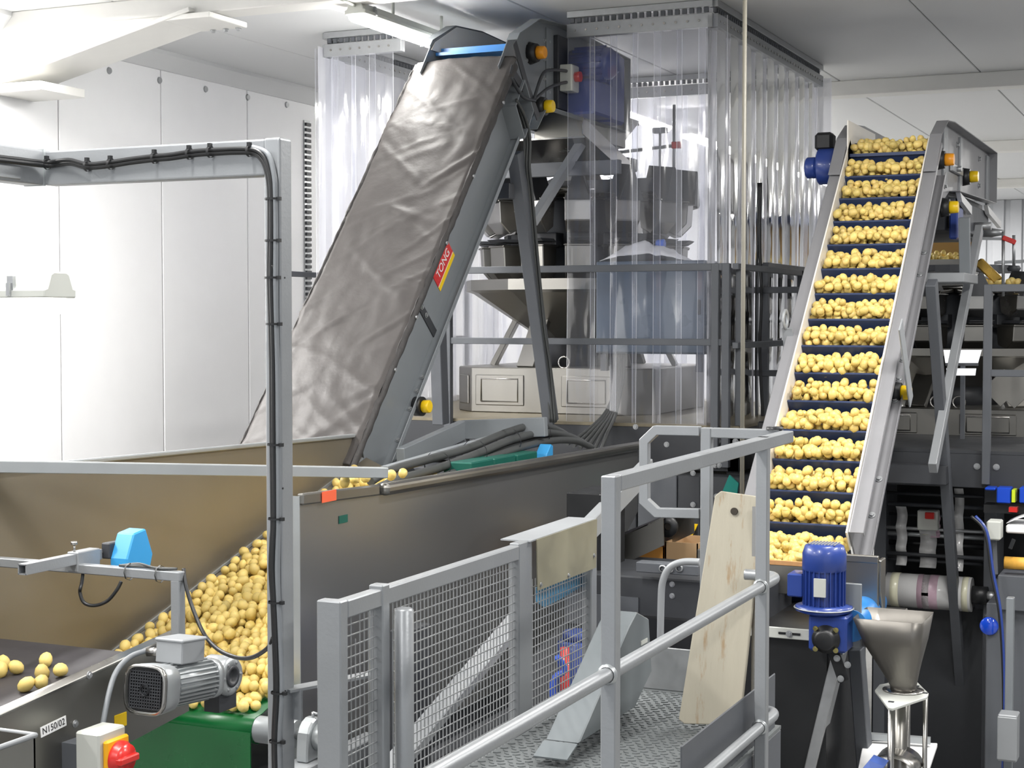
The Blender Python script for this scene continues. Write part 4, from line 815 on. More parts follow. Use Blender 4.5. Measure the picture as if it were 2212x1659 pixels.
# ------------------------------------------------------------------ weighers and their platforms
def rotcopies(o, n, a0=0.0):
    o.rotation_euler.z = a0; out = [o]
    for i in range(1, n):
        c_ = o.copy(); COL.objects.link(c_); c_.rotation_euler.z = a0 + 2 * math.pi * i / n; out.append(c_)
    return out
def weigher(label, cx, cy, z0, zs, n=14):
    t = thing('multihead_weigher', label, 'weigher', (cx, cy, z0))
    P = lambda x, y, z: V(cx + x, cy + y, z0 + z * zs)
    def oct_(r, ch, z): return [P(-r + ch, -r, z), P(r - ch, -r, z), P(r, -r + ch, z), P(r, r - ch, z), P(r - ch, r, z), P(-r + ch, r, z), P(-r, r - ch, z), P(-r, -r + ch, z)]
    m = MB(); m.prism(oct_(.80, .20, 0.0), (0, 0, .34 * zs)); m.build('base', steel_dull, t, bevel=.008)
    for x in (-.36, .34):
        m = MB(); m.obox(P(x, -.803, .17), X3 * .20, Y3 * .006, Z3 * .115 * zs); h = m.build('hatch', steel_dull, t, bevel=.01)
        m = MB()
        q = [P(x + a_, -.812, .17 + b_) for a_, b_ in ((-.15, -.085), (.15, -.085), (.15, .085), (-.15, .085), (-.15, -.085))]; m.tube(q, .006, 6); m.build('hatch_bead', steel, h)
    m = MB(); c45 = V(-.707, -.707, 0); m.obox(P(-.70, -.70, .17) + c45 * .005, V(.707, -.707, 0) * .10, c45 * .006, Z3 * .11 * zs); m.build('hatch', steel_dull, t, bevel=.008)
    for x in (-.04, .12):
        m = MB(); c_ = P(x, -.70, .34) + Z3 * .04; m.lathe(c_, Y3, [(.038, -.006), (.05, -.006), (.05, .006), (.038, .006), (.038, -.006)], n=16); m.build('lifting_eye', steel, t)
    # struts
    m = MB(); m.beam(P(.72, 0, .34), P(.52, 0, .72), .16, .04, up=X3); rotcopies(m.build('strut', steel_dull, t, bevel=.003), 6, .25)
    m = MB(); m.lathe(P(0, 0, 0), Z3, [(.24, .36 * zs), (.30, .52 * zs), (.88, .90 * zs), (.94, .92 * zs), (.94, 1.0 * zs), (.90, 1.0 * zs), (.86, .94 * zs), (.28, .56 * zs)], n=12, smooth=False); m.build('collecting_chute', steel_dull, t)
    m = MB(); m.lathe(P(0, 0, 0), Z3, [(.2, .30 * zs), (.34, .34 * zs), (.34, .55 * zs), (.2, .6 * zs)], n=16); m.build('discharge_spout', ddark, t)
    m = MB(); m.lathe(P(0, 0, 0), Z3, [(.44, .96 * zs), (.50, 1.0 * zs), (.50, 1.28 * zs), (.42, 1.30 * zs), (.42, 1.60 * zs), (.30, 1.64 * zs), (.02, 1.64 * zs)], n=28); m.build('core_housing', dgrey, t)
    def bucket(nm, r, z, h, w, dp, mt):
        m = MB(); a_ = [P(r, -w, z + h), P(r + dp, -w, z + h), P(r + dp * .95, -w, z + h * .35), P(r + dp * .55, -w, z), P(r + .02, -w, z + h * .2)]; m.prism(a_, (0, 2 * w, 0))
        m.obox(P(r + dp * .5, 0, z + h), X3 * (dp * .56), Y3 * (w * 1.08), Z3 * .008); return rotcopies(m.build(nm, mt, t, bevel=.006), n, .1)
    bucket('weigh_hopper', .60, .98, .27, .098, .21, steel_dull)
    bucket('pool_hopper', .63, 1.34, .25, .098, .22, steel)
    m = MB(); m.obox(P(.56, 0, 1.30), X3 * .06, Y3 * .10, Z3 * .05); m.obox(P(.74, .02, 1.29), X3 * .10, Y3 * .09, V(0.02, 0, .012)); rotcopies(m.build('drive_unit', ddark, t, bevel=.004), n, .1)
    m = MB(); m.prism([P(.44, -.10, 1.62), P(.82, -.10, 1.60), P(.80, -.10, 1.63), P(.44, -.10, 1.66)], (0, .20, 0)); rotcopies(m.build('feeder_trough', steel, t, bevel=.003), n, .1)
    m = MB(); m.prism([P(.66, -.095, 1.60), P(.66, .095, 1.60), P(.66, .012, 1.86), P(.66, -.012, 1.86)], V(.24, 0, -.03 * zs)); rotcopies(m.build('feeder_cap', ddark, t, bevel=.003), n, .1)
    m = MB(); m.lathe(P(0, 0, 0), Z3, [(.46, 1.66 * zs), (.50, 1.68 * zs), (.46, 1.70 * zs), (.12, 1.84 * zs), (.01, 1.85 * zs)], n=32); m.build('dispersion_cone', steel, t)
    m = MB(); m.lathe(P(0, 0, 0), Z3, [(.36, 1.86 * zs), (.42, 1.86 * zs), (.42, 1.94 * zs), (.36, 1.94 * zs), (.36, 1.86 * zs)], n=24, smooth=False); m.build('infeed_ring', dgrey, t)
    # level sensor stand with red clamp
    m = MB(); m.cyl(P(.82, -.25, 1.60), P(.82, -.25, 2.30), .011); m.cyl(P(.70, -.22, 1.60), P(.70, -.22, 2.12), .009); st = m.build('sensor_stand', galv, t)
    m = MB(); m.beam(P(.30, -.25, 1.96), P(.86, -.25, 2.0), .022, .022); m.obox(P(.70, -.22, 2.12), X3 * .05, Y3 * .03, Z3 * .02); m.build('cross_rod', grey2, st)
    m = MB(); m.obox(P(.84, -.25, 2.0), X3 * .035, Y3 * .02, Z3 * .025); m.beam(P(.74, -.24, 1.72), P(.70, -.24, 1.82), .03, .03); m.build('red_clamp', red, st, bevel=.005)
    return t
weigher('large stainless multihead weigher inside the clear curtain enclosure', -4.61, 11.6, 2.5, 1.0)
w2 = weigher('second stainless multihead weigher standing behind the potato elevator', -1.9, 12.6, 2.33, .66)

def platform(label, x0, x1, y0, y1, z, h, rail_z, mid_z, posts, deck, gap=None):
    t = thing('weigher_platform', label, 'platform', ((x0 + x1) / 2, (y0 + y1) / 2, z - h))
    MB().box(x0, x1, y0, y1, z - .02, z).build('deck', deck, t)
    for a_, b_ in ((y0, y0 + .08), (y1 - .08, y1)): MB().box(x0, x1, a_, b_, z - h, z - .02).build('edge_beam', ddark, t, bevel=.004)
    for a_ in (x0, x1 - .08): MB().box(a_, a_ + .08, y0, y1, z - h, z - .02).build('edge_beam', ddark, t, bevel=.004)
    for a_ in (x0, x1 - .1):
        for b_ in (y0 + .04, y1 - .14): MB().box(a_, a_ + .1, b_, b_ + .1, 0, z - h).build('leg', ddark, t, bevel=.004)
    for px_ in posts: MB().box(px_ - .025, px_ + .025, y0 - .05, y0, z - h + .03, rail_z).build('post', dgrey, t, bevel=.003)
    MB().box(posts[0] - .02, posts[-1] + .02, y0 - .045, y0 - .005, rail_z - .045, rail_z + .002).build('top_rail', dgrey, t, bevel=.003)
    MB().box(posts[0] - .02, posts[-1] + .02, y0 - .04, y0 - .01, mid_z - .022, mid_z + .022).build('mid_rail', dgrey, t, bevel=.003)
    for xx in (x0, x1 - .04):
        for zz in (rail_z, mid_z): MB().box(xx, xx + .04, y0 - .04, y1, zz - .04, zz).build('side_rail', dgrey, t, bevel=.003)
        for yy in (y0 + .05, (y0 + y1) / 2, y1 - .05): MB().box(xx, xx + .04, yy - .02, yy + .02, z, rail_z).build('post', dgrey, t, bevel=.003)
    m = MB()
    for px_ in posts:
        for s_ in (-.06, .06): m.bolt((px_ + s_, y0 - .002, z - .1), -Y3, .014, .014)
    m.build('bolt', galv, t, kind='stuff'); return t
Y1 = 10.05
pl1 = platform('first weigher platform with dark railing and tan chequered deck', -6.5, -2.9, Y1, 13.4, 2.5, .30, 3.565, 3.05, [QY(972, 700, Y1).x, QY(1549, 570, Y1).x, QY(1572, 570, Y1).x], checker)
Y2 = 10.45
pl2 = platform('second weigher platform with dark beams and grey railing', -2.45, 2.6, Y2, 14.2, 2.36, .24, 3.42, 2.86, [QY(2134, 800, Y2).x, 0.6, 2.0], ddark)
m = MB(); m.box(-2.5, QY(2052, 1020, 10.3).x, 10.15, 10.3, 2.16, 2.28); m.build('step_beam', ddark, pl2, bevel=.004)
# link rail between platforms
t = thing('link_railing', 'dark railing bridging the gap between the curtain and potato elevator', 'railing', QY(1652, 900, 11.3))
xp = QY(1653, 700, 11.3).x
MB().box(xp - .025, xp + .025, 11.28, 11.33, 1.2, QY(1653, 570, 11.3).z).build('post', dgrey, t, bevel=.003)
for yy_ in (627, 805): MB().beam((QY(1578, yy_, 11.3).x, 11.29, QY(1600, yy_, 11.3).z), (xp + .5, 11.29, QY(1600, yy_, 11.3).z), .04, .045).build('rail', dgrey, t, bevel=.003)
z_ = QY(1653, 573, 11.3).z; MB().beam((xp, 11.3, z_), (xp + .0, 12.9, z_), .045, .04).build('top_rail', dgrey, t, bevel=.003)
MB().tube(spline([QY(*q, 11.2) for q in ((1643, 395), (1641, 520), (1645, 640), (1641, 760), (1648, 900), (1650, 960))], 6), .012).build('hanging_cable', black, t)
# control cabinet with plastic sheet
a = QY(1283, 565, 10.22); b = QY(1520, 766, 10.22)
t = thing('control_cabinet', 'blue grey control cabinet hanging on the railing behind curtain', 'cabinet', V((a.x + b.x) / 2, 10.3, b.z))
MB().box(a.x, b.x, 10.26, 10.55, b.z, a.z).build('body', cabblue, t, bevel=.008)
MB().box(a.x + .01, b.x - .01, 10.245, 10.26, b.z + .01, a.z - .01).build('door', cabblue, t, bevel=.004)
MB().box(b.x - .05, b.x - .03, 10.235, 10.245, (a.z + b.z) / 2 - .05, (a.z + b.z) / 2 + .05).build('handle', ddark, t, bevel=.003)
for xx in (a.x + .05, b.x - .05): MB().box(xx - .02, xx + .02, 10.27, 10.33, b.z - .12, b.z).build('bracket', dgrey, t)
m = MB(); cw_ = b.x - a.x
def bag(u, v):
    x = a.x + .02 + u * cw_ * .78; e = math.sin(math.pi * u) ** .7
    return V(x, 10.27 + v * .26, a.z + .004 + e * (.055 + .055 * math.sin(u * 2.6 + .5) + .05 * abs(MN.noise(V(u * 4.5, v * 2, 2))) + .03 * MN.noise(V(u * 11, v * 5, 7))) * math.sin(math.pi * min(1, .12 + v)) )
m.grid(bag, 30, 10); solo(m, 'plastic_sheet', sheet_white, 'crumpled white plastic sheet draped on top of the control cabinet', 'sheet', V((a.x + b.x) / 2, 10.4, a.z), recalc=False, solid=.003)
p = QY(1427, 527, 10.4); solo(MB().cyl(p - X3 * .03, p + X3 * .03, .03, .034), 'blue_valve_cap', mat('valve_blue', rgb(24, 90, 200), .3, coat=.5), 'small glossy blue round cap behind the plastic sheet', 'cap', p, bevel=.006)  # round valve cap, slightly tapered
# cabinet cables
t = thing('cabinet_cables', 'bunch of dark cables hanging from the control cabinet to the floor beams', 'cable', QY(1330, 780, 10.3))
for i in range(6):
    pts = [QY(1318 + 6 * i, 762, 10.3), QY(1322 + 5 * i, 810, 10.28), QY(1325 + 3 * i, 850, 10.25), QY(1305 + 5 * i, 895, 10.1), QY(1262 + 10 * i, 935, 9.9 - .04 * i), QY(1225 + 14 * i, 960 + 4 * i, 9.6)]
    MB().tube(spline(pts, 6), .012).build('cable', hose_m, t)
# dark machine below platform
t = thing('bagging_machine', 'dark charcoal bagging machine below the first weigher platform', 'machine', (-3.7, 10.2, 0))
MB().box(-6.3, -2.62, 9.72, 11.6, 0, 2.18).build('body', ddark, t, bevel=.01)
for a_, b_, top in ((1236, 1300, 940), (1304, 1375, 942), (1380, 1462, 940), (1466, 1512, 945), (1518, 1600, 945)):
    q0 = QY(a_, top, 9.70); q1 = QY(b_, 1300, 9.70); MB().box(q0.x, q1.x, 9.685, 9.72, 1.2, 2.20).build('panel', dgrey if a_ in (1380, 1236) else ddark, t, bevel=.004)
m = MB()
for q in ((1373, 922), (1497, 1022), (1497, 1090), (1545, 1005), (1553, 1005), (1548, 1072), (1556, 1072), (1440, 960)): w = QY(*q, 9.68); m.bolt(w, -Y3, .012, .012)
m.build('bolt', galv, t, kind='stuff')
q = QY(1575, 1050, 9.66); MB().prism([q + V(-.05, 0, -.05), q + V(.05, 0, -.05), q + V(.06, 0, .02), q + V(.0, 0, .07)], Y3 * .02).build('teal_cover', tealpl, t)
p = QY(1662, 915, 10.0); solo(MB().box(p.x - .08, p.x + .10, 10.0, 10.4, 1.2, 2.54), 'black_duct', black, 'black box duct standing between curtain and potato elevator', 'duct', (p.x, 10.2, 1.2), bevel=.01)
# low steel beams and hoses in front of platform
t = thing('base_frame', 'grey channel frame between the covered elevator foot and the platform', 'frame', QX(1000, 925, -4.05))
A = QX(865, 990, -4.0); B = QX(1000, 928, -4.05); Cc = QY(1180, 922, B.y)
MB().beam(A, B, .05, .11).build('side_beam', grey, t, bevel=.004)
MB().beam(B, Cc, .05, .11).build('cross_beam', grey, t, bevel=.004)
MB().beam(B + V(0, 0, -.05), V(B.x, B.y, 1.2), .06, .06).build('leg', dgrey, t, bevel=.004)
MB().beam(A + V(-.05, .1, -.05), A + V(.05, .9, -.50), .05, .05).build('brace', ddark, t, bevel=.004)
t = thing('hose_bundle', 'thick dark hoses tied together running from trough end up to the platform', 'hose', QX(1000, 975, -3.62))
hp = [(800, 1040), (845, 1020), (930, 990), (1010, 965), (1085, 940), (1150, 922), (1200, 925), (1235, 945)]
for k, (dx, dz, r_) in enumerate(((0, 0, .022), (.05, -.035, .022), (.09, -.075, .021), (.02, -.06, .018))):
    MB().tube(spline([QX(a_, b_, -3.66) + V(dx, .0 + .05 * k * (i / 7), dz + (.01 * math.sin(i * 1.7 + k))) for i, (a_, b_) in enumerate(hp)], 6), r_, n=10).build('hose', hose_m, t)
m = MB(); m.beam(QX(830, 1012, -3.72), QX(1165, 915, -3.72), .04, .02); m.build('support_bar', grey, t)
for i in (2, 3, 4, 5):
    c_ = QX(*hp[i], -3.66) + V(.04, 0, -.035); MB().lathe(c_, Y3, [(.075, -.005), (.075, .005)], n=14).build('tie', black, t)
for i, (a_, b_) in enumerate(((985, 1003), (1035, 994), (1085, 986))):
    w = QX(a_ + 12, b_ - 2, -3.55)
    MB().box(w.x - .08, w.x + .08, w.y - .05, w.y + .22, w.z - .1, w.z + .01).build('flap', greenpl, thing('green_flap', ['dark green plastic flap nearest the trough end', 'dark green plastic flap in the middle behind the trough rim', 'dark green plastic flap furthest up by the small blue sensor'][i], 'flap', w, None), bevel=.006)
w = QX(1163, 978, -3.55); solo(MB().prism([w + V(0, -.05, -.06), w + V(0, .05, -.06), w + V(0, .05, .04), w + V(0, .02, .05), w + V(0, -.04, 0)], X3 * .07), 'blue_sensor', sensorblue, 'small blue sensor tip showing above the far end of trough rim', 'sensor', w, bevel=.004)
# outfeed conveyor and clutter behind the gate
YO = 7.6
t = thing('outfeed_conveyor', 'short grey outfeed conveyor with chain and sprocket behind the gate loop', 'conveyor', QY(1390, 1160, YO))
a = QY(1300, 1150, YO); b = QY(1434, 1105, YO + .6)
MB().prism([QY(1300, 1178, YO), QY(1432, 1117, YO), QY(1434, 1178, YO), QY(1300, 1240, YO)], Y3 * .01).build('side_plate', steel_dull, t)
MB().prism([QY(1300, 1172, YO) + V(0, .5, 0), QY(1432, 1122, YO) + V(0, .5, 0), QY(1434, 1178, YO) + V(0, .5, 0), QY(1300, 1240, YO) + V(0, .5, 0)], Y3 * .01).build('side_plate', steel_dull, t)
MB().prism([QY(1300, 1170, YO), QY(1424, 1118, YO), QY(1424, 1124, YO), QY(1300, 1177, YO)], Y3 * .5).build('belt', darkbelt, t)
w = QY(1441, 1138, YO + .1); MB().lathe(w, Y3, [(.02, 0), (.055, 0), (.055, .02), (.04, .025), (.02, .02)], n=20).build('sprocket', black, t)
w = QY(1360, 1180, YO + .2); MB().box(w.x - .03, w.x + .03, YO + .2, YO + .26, 0, w.z).build('leg', dgrey, t)
t = thing('hazard_panel', 'yellow and black striped hazard panel behind the end gate', 'panel', QY(1470, 1150, 8.6))
a = QY(1436, 1128, 8.6); b = QY(1504, 1172, 8.6)
MB().box(a.x, b.x, 8.6, 8.63, 0, a.z).build('board', black, t)
for i in range(3):
    x = a.x + .02 + i * .09; MB().prism([(x, 8.592, b.z), (x + .04, 8.592, b.z), (x + .09, 8.592, a.z), (x + .05, 8.592, a.z)], Y3 * .007).build('yellow_stripe', yellow, t)
MB().box(QY(1469, 1, 8.57).x, QY(1490, 1, 8.57).x, 8.55, 8.59, QY(1480, 1158, 8.57).z, QY(1480, 1122, 8.57).z).build('white_notice', white_pl, t)
def crate(nm, label, a_, b_, yy, dp, mt):
    q0 = QY(a_[0], a_[1], yy); q1 = QY(b_[0], b_[1], yy); t = thing(nm, label, 'box', V((q0.x + q1.x) / 2, yy + dp / 2, q1.z))
    w_ = .006
    MB().box(q0.x, q1.x, yy, yy + w_, q1.z, q0.z).build('side', mt, t); MB().box(q0.x, q1.x, yy + dp - w_, yy + dp, q1.z, q0.z).build('side', mt, t)
    MB().box(q0.x, q0.x + w_, yy, yy + dp, q1.z, q0.z).build('side', mt, t); MB().box(q1.x - w_, q1.x, yy, yy + dp, q1.z, q0.z).build('side', mt, t); MB().box(q0.x, q1.x, yy, yy + dp, q1.z, q1.z + w_).build('bottom', mt, t)
crate('cardboard_box', 'open tan cardboard box behind gate under the hazard panel', (1437, 1170), (1507, 1214), 8.0, .3, card)
crate('cardboard_box', 'orange cardboard box below the short outfeed conveyor', (1370, 1178), (1434, 1240), 8.0, .3, mat('orange_card', rgb(214, 150, 70), .7))
# dark conveyor housings behind walkway
t = thing('dark_housing', 'dark grey conveyor housing with bolts behind the walkway end', 'housing', QY(1440, 1400, 7.1))
a = QY(1372, 1245, 7.1); b = QY(1640, 1480, 7.1); MB().box(a.x - .35, b.x, 7.1, 7.7, .9, a.z).build('body', ddark, t, bevel=.008)
q = QY(1378, 1212, 7.05); q1 = QY(1512, 1243, 7.05); MB().box(q.x, q1.x, 7.02, 7.1, q1.z, q.z).build('front_rail', dgrey, t, bevel=.004)
m = MB()
for q in ((1452, 1262), (1452, 1287)): m.bolt(QY(*q, 7.1), -Y3, .009, .01)
for q in ((1432, 1228), (1448, 1229), (1468, 1227)): w = QY(*q, 7.02); m.lathe(w, -Y3, [(.012, 0), (.018, 0), (.018, .01), (.012, .01)], n=12)
m.build('bolt', galv, t, kind='stuff')
m = MB(); m.box(a.x - .36, a.x + .02, 7.09, 7.1, a.z - .25, a.z - .1); m.build('panel', dgrey, t)
for q, mt in (((1318, 1235), amberled), ((1318, 1305), amberled), ((1302, 1360), redled)):
    w = QX(*q, -2.75); solo(MB().cyl(w, w + X3 * .012, .008 if mt is amberled else .010), 'indicator_lamp', mt, {1235: 'tiny amber indicator lamp, upper of two by the guard end post', 1305: 'tiny amber indicator lamp, lower of two by the guard end post', 1360: 'red indicator lamp glowing beside the mesh guard end post'}[q[1]], 'lamp', w)
w = QX(1300, 1300, -2.8); solo(MB().box(-2.95, -2.77, w.y - .1, w.y + .25, .9, 2.35), 'sensor_column', black, 'black sensor column with lamps behind the mesh guard end post', 'column', (-2.86, w.y, .9), bevel=.006)
# inclined skirt of trough end
t = solo(MB().beam(QX(1275, 1140, -2.75), QX(1400, 1010, -2.75), .06, .10), 'inclined_skirt', grey2, 'short light grey inclined skirt channel by the trough end', 'channel', QX(1330, 1080, -2.75), bevel=.004)

# ------------------------------------------------------------------ under the potato elevator
gm = QY(1780, 1290, 6.95)
t = thing('blue_geared_motor', 'upright blue electric motor on blue gearbox at the potato elevator foot', 'motor', V(gm.x, 6.95, QY(1780, 1400, 6.95).z))
zz = lambda y: QY(1780, y, 6.95).z
MB().lathe((gm.x, 6.95, 0), Z3, [(.082, zz(1310)), (.082, zz(1225))], n=32).add([], []).build('body', bluepaint, t)
m = MB()
for i in range(24):
    q = i * math.pi / 12; d_ = V(math.cos(q), math.sin(q), 0); m.obox(V(gm.x, 6.95, (zz(1310) + zz(1228)) / 2) + d_ * .087, d_ * .008, V(-d_.y, d_.x, 0) * .0022, Z3 * (zz(1228) - zz(1310)) / 2)
m.build('cooling_fin', bluepaint, t, kind='stuff')
c_ = MB().lathe((gm.x, 6.95, 0), Z3, [(.09, zz(1232)), (.097, zz(1228)), (.097, zz(1195)), (.085, zz(1178)), (.07, zz(1174)), (.001, zz(1174))], n=36).build('fan_cowl', bluepaint, t)
m = MB()
for i in range(-4, 5): m.box(gm.x + i * .014 - .003, gm.x + i * .014 + .003, 6.95 - .055, 6.95 + .055, zz(1174), zz(1174) + .004)
m.build('grille', alu, c_, kind='stuff')
MB().lathe((gm.x, 6.95, 0), Z3, [(.001, zz(1326)), (.08, zz(1326)), (.125, zz(1318)), (.125, zz(1308)), (.082, zz(1304))], n=32).build('flange', bluepaint, t)
MB().box(gm.x - .022, gm.x + .03, 6.845, 6.856, zz(1282), zz(1243)).build('rating_plate', lightgrey_pl, t)
MB().box(gm.x - .155, gm.x - .085, 6.90, 7.02, zz(1290), zz(1240)).build('terminal_box', bluepaint, t, bevel=.006)
MB().box(gm.x - .05, gm.x + .12, 6.87, 7.05, zz(1400), zz(1322)).build('gearbox', bluepaint, t, bevel=.01)
bc = V(gm.x + .03, 6.87, zz(1372)); m = MB(); m.lathe(bc, -Y3, [(.062, 0), (.062, .012), (.045, .018), (.045, .045), (.035, .05), (.001, .05)], n=26); bc_ = m.build('bearing_cover', black, t)
for sx in (-1, 1):
    for sz in (-1, 1): MB().bolt(bc + V(sx * .045, -.012, sz * .045), -Y3, .008, .008).build('bolt', mat('brass_bolt', rgb(200, 190, 130), .3, metal=1) if 'brass_bolt' not in MATS else MATS['brass_bolt'], bc_)
m = MB(); m.lathe((gm.x, 6.95, zz(1312)), Z3, [(.128, -.003), (.134, 0), (.128, .003)], n=24); m.build('rim_ring', alu, t)
t = thing('motor_stand', 'galvanised steel stand with dark bracket carrying the blue motor', 'stand', (gm.x, 7.0, 0))
a = QY(1815, 1405, 7.08); b = QY(1752, 1665, 7.08); MB().beam(a, b, .10, .05, up=X3).build('leg', galv, t, bevel=.004)
a = QY(1850, 1400, 7.4); b = QY(1870, 1670, 7.4); MB().beam(a, b, .10, .06, up=X3).build('leg', dgrey, t, bevel=.004)
a = QY(1798, 1400, 6.9); b = QY(1823, 1472, 6.9); MB().beam(a, b, .05, .012, up=Y3).build('dark_bracket', black, t, bevel=.003)
a = QY(1680, 1355, 7.0); b = QY(1756, 1385, 7.0); MB().box(a.x - .3, b.x, 7.0, 7.01, b.z, a.z).build('slotted_bar', lightgrey_pl, t, bevel=.003)
q = QY(1705, 1369, 6.998); MB().box(q.x - .05, q.x + .05, 6.996, 7.0, q.z - .005, q.z + .005).build('slot', black, t)
MB().bolt(q + Y3 * -.004, -Y3, .01, .01).build('bolt', galv, t)
a = QY(1858, 1262, 7.0); b = QY(1860, 1400, 7.0); MB().box(a.x - .08, a.x + .005, 7.0, 7.02, b.z, a.z).build('back_plate', grey, t, bevel=.003)
m = MB()
for q in ((1808, 1422), (1816, 1466), (1831, 1436)): m.bolt(QY(*q, 6.88), -Y3, .010, .01)
m.build('bolt', galv, t, kind='stuff')
t = thing('takeoff_conveyor', 'small conveyor end wrapped by bright blue belt beside the blue motor', 'conveyor', QY(1880, 1310, 7.2))
a = QY(1838, 1352, 6.99); b = QY(1884, 1300, 7.75)
MB().cyl(a, b, .072, n=28).build('belt_roller', bluebelt, t)
MB().box(b.x - .02, b.x + .05, 7.3, 7.36, a.z - .08, a.z + .02).build('side_bracket', grey2, t, bevel=.003)
MB().box(-2.6, a.x - .12, 7.05, 7.9, .8, a.z - .05).build('body', black, t)
# funnel and its stand
YF = 6.9
ft = [QY(1838, 1338, YF - .05), QY(1990, 1338, YF - .05)]; fz = ft[0].z; cxf = (ft[0].x + ft[1].x) / 2; cyf = YF + .13; hw = (ft[1].x - ft[0].x) / 2
bz_ = QY(1950, 1497, cyf).z; bx_ = QY(1951, 1497, cyf).x
t = thing('steel_funnel', 'stainless funnel with square mouth narrowing into a round outlet', 'funnel', (bx_, cyf, bz_))
m = MB(); n_ = 32
def ring(cx, cy, z, r, e): return [V(cx + r * math.cos(2 * math.pi * i / n_) * (abs(math.cos(2 * math.pi * i / n_)) ** e + abs(math.sin(2 * math.pi * i / n_)) ** e) ** (-1 / e), cy + r * math.sin(2 * math.pi * i / n_) * (abs(math.cos(2 * math.pi * i / n_)) ** e + abs(math.sin(2 * math.pi * i / n_)) ** e) ** (-1 / e), z) for i in range(n_)]
R_ = [ring(cxf, cyf, fz, hw, 40), ring(cxf + (bx_ - cxf) * .3, cyf, fz - (fz - bz_) * .34, hw * .80, 24), ring(bx_, cyf, bz_ + .03, .055, 2), ring(bx_, cyf, bz_, .052, 2)]
m.add(sum(R_, []), [(j * n_ + i, j * n_ + (i + 1) % n_, (j + 1) * n_ + (i + 1) % n_, (j + 1) * n_ + i) for j in range(3) for i in range(n_)], True)
m.build('cone', darksteel, t, solid=.003)
t = thing('funnel_stand', 'white triangular plate on thin steel rods holding the stainless funnel', 'stand', (bx_, cyf, .9))
tri = [QZ(*q, bz_ + .01) for q in ((1890, 1490), (1900, 1478), (1975, 1466), (2006, 1497), (2003, 1505), (1928, 1530), (1918, 1528))]
MB().prism(tri, (0, 0, -.012)).build('plate', lightgrey_pl, t, bevel=.002)
MB().lathe((bx_, cyf, bz_ + .012), Z3, [(.056, 0), (.09, 0), (.09, .004), (.056, .004)], n=24).build('collar', steel, t)
for q in ((1925, 1522), (1999, 1500), (1962, 1480)):
    w = QZ(*q, bz_ - .01); MB().cyl((w.x, w.y, .75), (w.x, w.y, bz_), .011 if q[0] != 1925 else .014, n=12).build('rod', steel, t)
MB().cyl((bx_ - .02, cyf + .05, .75), (bx_ - .02, cyf + .05, bz_ - .02), .03).build('drop_tube', steel_dull, t)
m = MB()
for q in ((1925, 1516), (1980, 1482), (1998, 1497)): w = QZ(*q, bz_ + .011); m.obox(w, X3 * .012, Y3 * .008, Z3 * .002)
m.build('bolt', ddark, t, kind='stuff')
t = thing('white_tray', 'white flat tray with steel edge below the funnel stand', 'tray', QY(1965, 1640, 7.3))
a = QZ(1865, 1600, 1.2); b = QZ(2025, 1605, 1.2); MB().prism([a, b, QZ(2000, 1680, 1.2), QZ(1850, 1680, 1.2)], (0, 0, -.02)).build('plate', white_pl, t, bevel=.003)
MB().beam(QZ(1880, 1590, 1.23), QZ(2010, 1600, 1.23), .03, .03).build('edge_strip', alu, t)
MB().box(a.x + .05, a.x + .1, a.y - .2, a.y - .1, 0, 1.18).build('leg', dgrey, t)
p = QZ(1935, 1660, 1.22); m = MB(); m.grid(lambda u, v: p + V(.10 * math.cos(math.pi * u), .22 * (v - .5), .075 * math.sin(math.pi * u)), 14, 3); solo(m, 'curved_chute', steel, 'small curved bright steel chute standing on the white tray', 'chute', p, solid=.004)
p = QZ(1838, 1690, 1.24); solo(MB().prism([p, p + V(.09, 0, 0), p + V(.13, .05, .07), p + V(.06, .08, .08)], V(0, .1, 0)), 'blue_sheet', mat('mid_blue', rgb(58, 84, 150), .5), 'folded blue sheet lying low beside the funnel stand', 'sheet', p)

# ------------------------------------------------------------------ second bagging machine with film
YB = 10.75
t = thing('film_bagger', 'dark bagging machine threaded with film under the second platform', 'machine', QY(2030, 1659, YB))
q = lambda px, py, d=0: QY(px, py, YB + d)
MB().box(q(1880, 1).x, q(2140, 1).x, YB + .25, YB + 1.3, 0, q(2000, 1322).z).build('lower_cabinet', ddark, t, bevel=.01)
MB().box(q(1880, 1).x, q(2212, 1).x + .4, YB + .9, YB + 1.3, q(2000, 1322).z, 2.12).build('back_frame', black, t)
for a_ in (1895, 2135):
    w = q(a_, 1100); MB().box(w.x - .04, w.x + .04, YB + .1, YB + .5, 0, 2.12).build('side_column', dgrey, t, bevel=.004)
for i, (yy_, r_, mt) in enumerate(((1072, .012, ddark), (1098, .014, dgrey), (1122, .010, ddark), (1148, .012, galv), (1163, .016, alu), (1185, .018, black), (1205, .014, ddark), (1220, .012, ddark))):
    MB().cyl(V(q(1895, 1).x, YB + .12 + .05 * (i % 3), q(2000, yy_).z), V(q(2135, 1).x, YB + .12 + .05 * (i % 3), q(2000, yy_).z), r_, n=12).build('roller', mt, t)
for a_, w_, mt, y0_, y1_ in ((1940, .07, filmclear, 1100, 1230), (1992, .11, filmclear, 1110, 1232), (2016, .06, filmpink, 1115, 1165), (2068, .06, filmclear, 1055, 1235), (1998, .04, filmcream, 1110, 1160)):
    w = q(a_, 1); z_ = [q(2000, y0_ + (y1_ - y0_) * i / 6).z for i in range(7)]
    m = MB(); m.grid(lambda u, v: V(w.x + u * w_, YB + .09 + .06 * abs(math.sin(v * 9)), z_[0] + (z_[6] - z_[0]) * v), 1, 18); m.build('film_web', mt, t, solid=.002, recalc=False)
